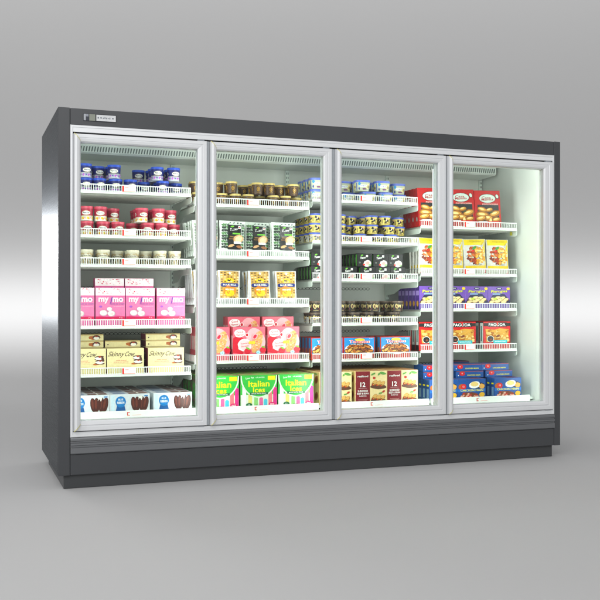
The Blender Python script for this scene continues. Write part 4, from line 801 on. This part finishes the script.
# purple pierogi box
W, D, H = dims('purple_box'); OFF = .034; b, A, S_, T_ = carton(W, D, H, M('pierogi_purple', '#6f4ca8', .4), M('purple_side', '#4b2f86', .42))
S_.rect(D*.1, .003, D*.9, H*.32, M('side_navy', '#1c2148', .42)); S_.ell(D*.5, H*.25, D*.3, H*.12, M('dough_gold', '#dba952', .5)); S_.rect(D*.1, H*.6, D*.9, H*.8, M('side_lilac', '#a890d8', .45))
A.poly([(-W*.49, H*.12), (-W*.30, H*.50), (-W*.05, H*.60), (W*.25, H*.56), (W*.49, H*.2), (W*.49, .002), (-W*.49, .002)], M('side_navy', '#1c2148', .42))
A.ell(W*.0, H*.88, .022, .011, M('side_navy', '#1c2148', .42)); A.text('mrs', 0, H*.885, .008, WHITE, bold=.03)
A.text('Pierogies', 0, H*.70, .030, M('forest_edge', '#27401c', .5), w=W*.76, bold=.10, shear=.15, rot=.05); A.text('Pierogies', 0, H*.705, .029, M('lime_letter', '#dfe04a', .42), w=W*.73, bold=.04, shear=.15, rot=.05)
A.ell(W*.41, H*.87, .013, .012, M('badge_yellow', '#e9c93a', .45)); A.rect(-W*.30, H*.54, W*.05, H*.60, M('mist_blue', '#8fb4dc', .45))
for u, v in ((-.25, .28), (-.05, .36), (.15, .34), (.3, .24), (.05, .22), (-.1, .14), (.2, .12), (-.33, .12)):
    A.ell(u*W, v*H, .023, .014, M('dough_toast', '#b07428', .5), random.uniform(-.4, .4), 12, .08); A.ell(u*W, v*H+.002, .021, .011, M('pierogi_cream', '#f0dca0', .5), random.uniform(-.4, .4), 12, .08)
A.ell(-W*.18, H*.30, .016, .012, M('herb_yellowgreen', '#c3cf52', .5), 0, 10, .2); A.ell(W*.1, H*.3, .005, .003, M('basil_green', '#3f8f35', .5))
proto('purple_box', b, 'pierogi_box')
# red and black box with golden wontons
W, D, H = dims('pagoda_box'); OFF = .034; b, A, S_, T_ = carton(W, D, H, M('lacquer_red', '#cf1a20', .38), M('charcoal_side', '#2b2a2c', .42))
S_.rect(D*.12, H*.20, D*.88, H*.95, M('side_paper', '#dfe3df', .45)); S_.rect(D*.35, H*.3, D*.65, H*.85, M('side_jade', '#5f8f84', .45)); S_.rect(D*.12, .004, D*.88, H*.16, M('side_black', '#1a1a1b', .42))
A.rect(-W*.495, H*.80, W*.495, H*.94, M('band_black', '#141313', .38)); A.rect(-W*.33, H*.77, W*.36, H*.96, M('band_black', '#141313', .38)); A.text('PAGODA', 0, H*.865, .025, WHITE, w=W*.62, bold=.04)
A.poly([(-W*.02, H*.97), (W*.04, H*.97), (W*.01, H*.76)], TAGR)
pg = [M('wonton_gold', '#dfa848', .5), M('wonton_pale', '#edcd80', .5), M('wonton_amber', '#b8701e', .5)]
A.poly([(-W*.43, H*.68), (-W*.1, H*.64), (W*.1, H*.70), (W*.43, H*.66), (W*.40, H*.1), (-W*.40, H*.1)], pg[0])
for q in range(80):
    u, v = random.uniform(-.38, .40), random.uniform(.14, .62); s_ = random.uniform(.009, .020); t_ = random.uniform(0, 3.1)
    A.poly([(u*W+s_*math.cos(t_), v*H+s_*math.sin(t_)*.7), (u*W+s_*.8*math.cos(t_+1.9), v*H+s_*.8*math.sin(t_+1.9)*.7), (u*W+s_*math.cos(t_+3.4), v*H+s_*math.sin(t_+3.4)*.6), (u*W+s_*.8*math.cos(t_+5), v*H+s_*.8*math.sin(t_+5)*.6)], pg[q % 3])
A.ell(-W*.26, H*.24, .027, .027, WHITE); A.ell(-W*.26, H*.24, .024, .024, M('band_black', '#141313', .38)); A.ell(-W*.24, H*.22, .010, .008, M('beef_brown', '#7a3a1c', .55)); A.rect(-W*.15, H*.02, W*.36, H*.19, M('turquoise_tab', '#2fb6c0', .42))
A.ell(W*.01, H*.36, .015, .010, M('beef_brown', '#7a3a1c', .55), .5, 10, .3); A.text('WONTONS', W*.10, H*.12, .010, WHITE, w=W*.40, bold=.03)
proto('pagoda_box', b, 'wonton_box')
# blue meal boxes
bb = M('meal_blue', '#174f98', .42)
W, D, H = dims('meal_box'); OFF = 0; b, A, S_, T_ = carton(W, D, H, bb, M('meal_side', '#1b4f92', .42), mottled('meal_top_print', ['#1c4f8f', '#2b6cb0', '#7a2f35', '#1a3f78'], 30))
S_.rect(D*.2, H*.1, D*.8, H*.55, M('pale_blue_panel', '#7fa6cc', .45)); S_.rect(D*.2, H*.68, D*.8, H*.76, M('letter_yellow', '#f5ee1e', .42))
A.ell(W*.28, H*.62, W*.20, H*.20, M('navy_bowl', '#15243f', .42)); A.ell(W*.10, H*.70, W*.20, H*.18, WHITE, .1, 16, .05); A.ell(W*.10, H*.74, W*.14, H*.12, M('pasta_pale', '#f6d98a', .5), 0, 14, .1); A.ell(W*.36, H*.62, W*.10, H*.13, M('crust_pale', '#e8ad57', .5), 0, 12, .1)
A.ell(-W*.38, H*.62, W*.09, H*.14, M('crust_amber', '#b9621d', .5), 0, 10, .2)
A.ell(-W*.30, H*.62, .020, .018, M('badge_red', '#d8262b', .42)); A.text('12', -W*.30, H*.63, .011, WHITE, bold=.03); A.rect(-W*.49, H*.36, W*.49, H*.50, M('mid_blue_band', '#1a6bc2', .42)); A.text('CHICKEN MAIN', 0, H*.43, .013, yl, w=W*.82, bold=.05)
A.ell(-W*.08, H*.20, W*.30, H*.13, M('crust_brown', '#8c4716', .5), 0, 16, .08); A.blobs(-W*.40, H*.06, W*.22, H*.30, 30, .010, [M('salsa_red', '#b5301f', .5), M('beef_brown', '#7a3a1c', .55), M('pale_blush', '#e9b4a0', .5)], .6); A.ell(W*.36, H*.2, W*.10, H*.13, M('cheese_gold', '#e6b53c', .5), 0, 12, .1)
proto('meal_box', b, 'frozen_entree_box')
W, D, H = dims('flat_meal'); OFF = 0; b, A, S_, T_ = carton(W, D, H, bb, M('meal_side', '#1b4f92', .42), mottled('meal_top_print', ['#1c4f8f', '#2b6cb0', '#7a2f35', '#1a3f78'], 30))
A.ell(-W*.28, H*.62, .021, .014, M('badge_red', '#d8262b', .42)); A.text('12', -W*.28, H*.66, .008, WHITE, bold=.03); A.text('CHICKEN MAIN', W*.14, H*.36, .009, yl, w=W*.48, bold=.03); A.rect(-W*.49, H*.9, W*.49, H*.98, M('meal_edge', '#a8462f', .45)); A.ell(-W*.42, H*.35, .003, .004, WHITE)
proto('flat_meal', b, 'frozen_entree_box')

# ------------------------------------------------------------------ place the products
ORD = ['first', 'second', 'third', 'fourth', 'fifth', 'sixth', 'seventh', 'eighth', 'ninth', 'tenth', 'eleventh', 'twelfth']
DESC = {
 'blue_cup': ('blue ice cream cup with cobalt lid', 'ice cream cup', 'blue ice cream cups on the top left shelf', 'lower', 'upper'),
 'red_cup': ('raspberry red ice cream cup', 'ice cream cup', 'red ice cream cups on the second left shelf', 'lower', 'upper'),
 'cream_cup': ('ivory ice cream cup', 'ice cream cup', 'ivory ice cream cups on the third left shelf', '', ''),
 'mochi_box': ('pink mochi box', 'mochi box', 'pink mochi boxes', '', ''), 'flat_mochi': ('pink mochi box lying flat', 'mochi box', 'pink mochi boxes', '', ''),
 'sandwich_box': ('pale yellow ice cream sandwich box standing upright', 'ice cream box', 'pale yellow sandwich boxes', '', ''),
 'flat_sandwich': ('pale yellow box lying flat', 'ice cream box', 'pale yellow sandwich boxes', '', ''),
 'bar_box': ('white box with blue rosette and chocolate bars', 'ice cream box', 'white chocolate bar boxes on the deck', '', ''),
 'brown_cup': ('brown cup with gold lid', 'gelato cup', 'brown gold lidded cups', 'lower', 'upper'),
 'black_bag': ('white bag with black panel and cookie', 'frozen bag', 'white bags with black panels', '', ''),
 'yellow_bag': ('gold bag with blue ribbon badge', 'frozen bag', 'gold bags with blue badges', '', ''),
 'pink_box': ('pink strawberry bar box', 'ice cream box', 'pink strawberry boxes', '', ''), 'flat_pink': ('pink strawberry box lying flat', 'ice cream box', 'pink strawberry boxes', '', ''),
 'ices_box': ('bright green Italian ices box', 'ice pop box', 'green Italian ices boxes on the deck', '', ''),
 'tub': ('squarish white tub with periwinkle lid', 'dessert tub', 'periwinkle lidded tubs', 'lower', 'upper'),
 'yellow_cup': ('yellow cup with blue lid', 'dessert cup', 'yellow blue lidded cups in three layers', 'bottom', 'middle', 'top'),
 'small_black_box': ('small black box', 'frozen box', 'small black boxes in two layers', 'lower', 'upper'),
 'dark_cup': ('dark brown cup with pale emblem', 'dessert cup', 'dark brown cups in two layers', 'lower', 'upper'),
 'snack_box': ('red rimmed blue box of golden rolls', 'snack box', 'blue and red snack boxes', '', ''),
 'burrito_box': ('maroon and beige burrito box', 'burrito box', 'burrito boxes on the deck', '', ''),
 'dumpling_box': ('tall red dumpling box', 'dumpling box', 'tall red dumpling boxes', '', ''),
 'pasta_bag': ('yellow topped meal bag', 'frozen bag', 'yellow topped meal bags', '', ''),
 'purple_box': ('purple pierogi box', 'pierogi box', 'purple pierogi boxes', '', ''),
 'pagoda_box': ('red and black wonton box', 'wonton box', 'red and black wonton boxes', '', ''),
 'meal_box': ('blue entree box standing on the deck', 'entree box', 'blue entree boxes', '', ''),
 'flat_meal': ('blue entree box lying flat', 'entree box', 'blue entree boxes', '', '')}
ROW = ['front row', 'second row', 'third row', 'fourth row', 'fifth row', 'sixth row', 'seventh row']
rnd = random.Random(3)
for (bay, shelf, kind), items in LAYOUT.items():
    root, kids = PROTO[kind]; d = DESC[kind]
    W, D, H = KIND[kind]
    isbag = kind.endswith('bag'); iscup = 'cup' in kind or kind == 'tub'
    zs = sorted(set(a[2] for a in items))
    for (x, y, z, layer, row) in items:
        same = sorted(a[0] for a in items if a[3] == layer and a[4] == row and abs(a[2]-z) < .004)
        o = root.copy(); COL.objects.link(o)
        jx = rnd.uniform(-.0008, .0008); rz = rnd.uniform(-.25, .25) if iscup and kind != 'tub' else rnd.uniform(-.03, .03) if isbag else rnd.uniform(-.014, .014)
        if kind in ('yellow_cup',): rz = rnd.uniform(-.12, .12)
        if iscup and kind != 'tub':
            r = W/2; o.location = (x+jx+math.sin(rz)*r, y+r-math.cos(rz)*r, z)
        else: o.location = (x+jx, y, z)
        o.rotation_euler = (R(-4) if kind == 'dumpling_box' else (R(-3) if isbag else 0), R(rnd.uniform(-2.2, 2.2)) if isbag else (R(-1.6) if kind == 'dumpling_box' else 0), rz)
        if kind == 'dumpling_box': o.location.z += .003
        if isbag: o.location.z += .003
        if kind == 'dumpling_box': o.location.y += .0
        lab = d[0]
        if kind.startswith('flat_sandwich') or kind == 'flat_meal':
            pl = sorted(set(round(a[0], 1) for a in items if abs(a[1]-y) < .01))
            col = pl.index(round(x, 1)); st = sorted(a[2] for a in items if abs(a[1]-y) < .01 and abs(round(a[0], 1)-round(x, 1)) < .01)
            top = len(st)-1-st.index(z)
            back = ', rear pile' if y > .5 else ''
            lab += f', {"topmost" if top == 0 else ORD[top]+" from top"} in ' + ('the low pile at the very back' if back else f'{ORD[col]} pile from left')
        else:
            i = same.index(x); rw = ROW[row]
            if kind == 'mochi_box' and z > .87: lab = 'pink mochi box raised above the others'; rw = 'behind'
            lab += f', {ORD[i]} from left, {rw}' if rw != 'behind' else f', {ORD[i]} from left'
            if kind == 'pink_box' and z > .66: lab = f'pink strawberry bar box peeking above the front ones, {ORD[i]} from left, {"nearer" if row == 0 else "farther"}'
            if len(zs) > 1 and d[3]: lab += f', {d[3+layer]} layer'
        tag(o, lab, d[1], d[2])
        for k in kids:
            c = k.copy(); COL.objects.link(c); c.parent = o
bpy.context.view_layer.update()

# ------------------------------------------------------------------ camera
TH = R(20.24); CAM = Vector((-.519, -5.063, .98))
FW = Vector((math.sin(TH), math.cos(TH), 0)); RT = Vector((math.cos(TH), -math.sin(TH), 0))
cd = bpy.data.cameras.new('camera'); co = bpy.data.objects.new('camera', cd); COL.objects.link(co)
cd.sensor_width = 36; cd.lens = 36*943/600; cd.shift_y = 2.5/600; cd.clip_end = 200
co.location = CAM; co.rotation_euler = (R(90), 0, -TH); SC.camera = co

# ------------------------------------------------------------------ studio sweep (floor curving up into a satin wall)
m, t, bs = nt('studio_sheet')
geo = t.nodes.new('ShaderNodeNewGeometry'); sp = t.nodes.new('ShaderNodeSeparateXYZ'); t.links.new(geo.outputs['Position'], sp.inputs[0])
mr = t.nodes.new('ShaderNodeMapRange'); mr.inputs['From Min'].default_value = .05; mr.inputs['From Max'].default_value = .55
mr.inputs['To Min'].default_value = .95; mr.inputs['To Max'].default_value = .8
mr2 = t.nodes.new('ShaderNodeMapRange'); mr2.inputs['From Min'].default_value = .05; mr2.inputs['From Max'].default_value = .55; mr2.inputs['To Max'].default_value = 0
t.links.new(sp.outputs['Z'], mr2.inputs['Value']); t.links.new(mr2.outputs['Result'], bs.inputs['Metallic'])
t.links.new(sp.outputs['Z'], mr.inputs['Value']); t.links.new(mr.outputs['Result'], bs.inputs['Roughness'])
n = t.nodes.new('ShaderNodeTexNoise'); n.inputs['Scale'].default_value = .35; n.inputs['Detail'].default_value = 1
rp = t.nodes.new('ShaderNodeValToRGB'); rp.color_ramp.elements[0].color = (.475, .475, .478, 1); rp.color_ramp.elements[1].color = (.50, .50, .50, 1)
t.links.new(geo.outputs['Position'], n.inputs['Vector']); t.links.new(n.outputs['Fac'], rp.inputs['Fac']); t.links.new(rp.outputs['Color'], bs.inputs['Base Color'])
setin(bs, 'Specular IOR Level', .15)
STUDIO = m
ZW = 10.0; RR = 1.2
def sweep():
    prof = [(-4, 0)]
    for k in range(0, 25):
        a = math.pi/2*k/24; prof.append((ZW-RR+RR*math.sin(a), RR-RR*math.cos(a)))
    prof.append((ZW, 7)); vs = []; fs = []
    N = 8
    for f, z in prof:
        for i in range(N+1):
            p = Vector((CAM.x, CAM.y, 0))+FW*f+RT*(-11+22*i/N); vs.append((p.x, p.y, z-.0015))
    for k in range(len(prof)-1):
        for i in range(N): a = k*(N+1)+i; fs.append((a, a+1, a+N+2, a+N+1))
    b = MB(); b.add(vs, fs, STUDIO, True); o = b.build('backdrop'); tag(o, 'plain light grey studio backdrop sheet curving from floor to wall', 'backdrop', kind='structure')
sweep()

# ------------------------------------------------------------------ light
w = bpy.data.worlds.new('World'); SC.world = w; w.use_nodes = True
w.node_tree.nodes['Background'].inputs['Color'].default_value = (1, 1, 1, 1); w.node_tree.nodes['Background'].inputs['Strength'].default_value = .60
def area(name, loc, target, sx, sy, power, color=(1, 1, 1), spread=180):
    l = bpy.data.lights.new(name, 'AREA'); l.shape = 'RECTANGLE'; l.size = sx; l.size_y = sy; l.energy = power; l.color = color; l.spread = R(spread)
    o = bpy.data.objects.new(name, l); COL.objects.link(o); o.location = loc
    d = (Vector(target)-Vector(loc)); o.rotation_euler = d.to_track_quat('-Z', 'Y').to_euler(); return o
def wp(f, r, z): return Vector((CAM.x, CAM.y, 0))+FW*f+RT*r+Vector((0, 0, z))
# long unseen strip lamp added behind the freezer to throw the wall's bright band
area('added_wall_strip', wp(9.48, 0, .98), wp(10, 0, .98), 16, .10, 60)
area('added_wall_wash', wp(8.6, 0, 5.9), wp(10, 0, 4.6), 16, .5, 90)  # wash lamp added above the view to brighten the top of the wall
area('left_fill', wp(1.8, -4.2, 1.6), (0, 0, 1.1), 1.0, 2.6, 32)
# softboxes added out of view at left so their reflection runs over the steel end panel
area('side_softbox_upper', wp(8.6, -4.25, 1.62), wp(5.4, -1.4, 1.4), 2.2, .34, 9, spread=48)
area('side_softbox_lower', wp(8.6, -4.25, 1.15), wp(5.4, -1.4, 1.0), 2.2, .72, 4.5, spread=48)
# soft frontal key, high
area('key_softbox', wp(-2.5, -.6, 5.2), (1.6, 0, 1.0), 7, 3.0, 330)
# lamps of the led strips
for k, (x, s_) in enumerate(mull):
    for sg in ((-1, 1) if s_ == 0 else (-s_,)):
        xx = x+sg*.020
        xx = x+sg*(.040 if s_ == 0 else .018)
        area('led_lamp', (xx, .092 if s_ == 0 else .062, 1.085), (xx+sg*.42, .55, 1.085), .02, 1.42, (3.0 if s_ == 0 else 2.1), (.98, 1, .98)).rotation_euler.rotate_axis('Z', 0)
area('canopy_lamp', (1.56, .16, 1.925), (1.56, .5, 0), 2.9, .03, 3, (.94, 1, .97))

SC.render.engine = 'CYCLES'
SC.view_settings.view_transform = 'Standard'; SC.view_settings.look = 'None'; SC.view_settings.exposure = 0; SC.view_settings.gamma = 1
SC.cycles.max_bounces = 8; SC.cycles.transparent_max_bounces = 24
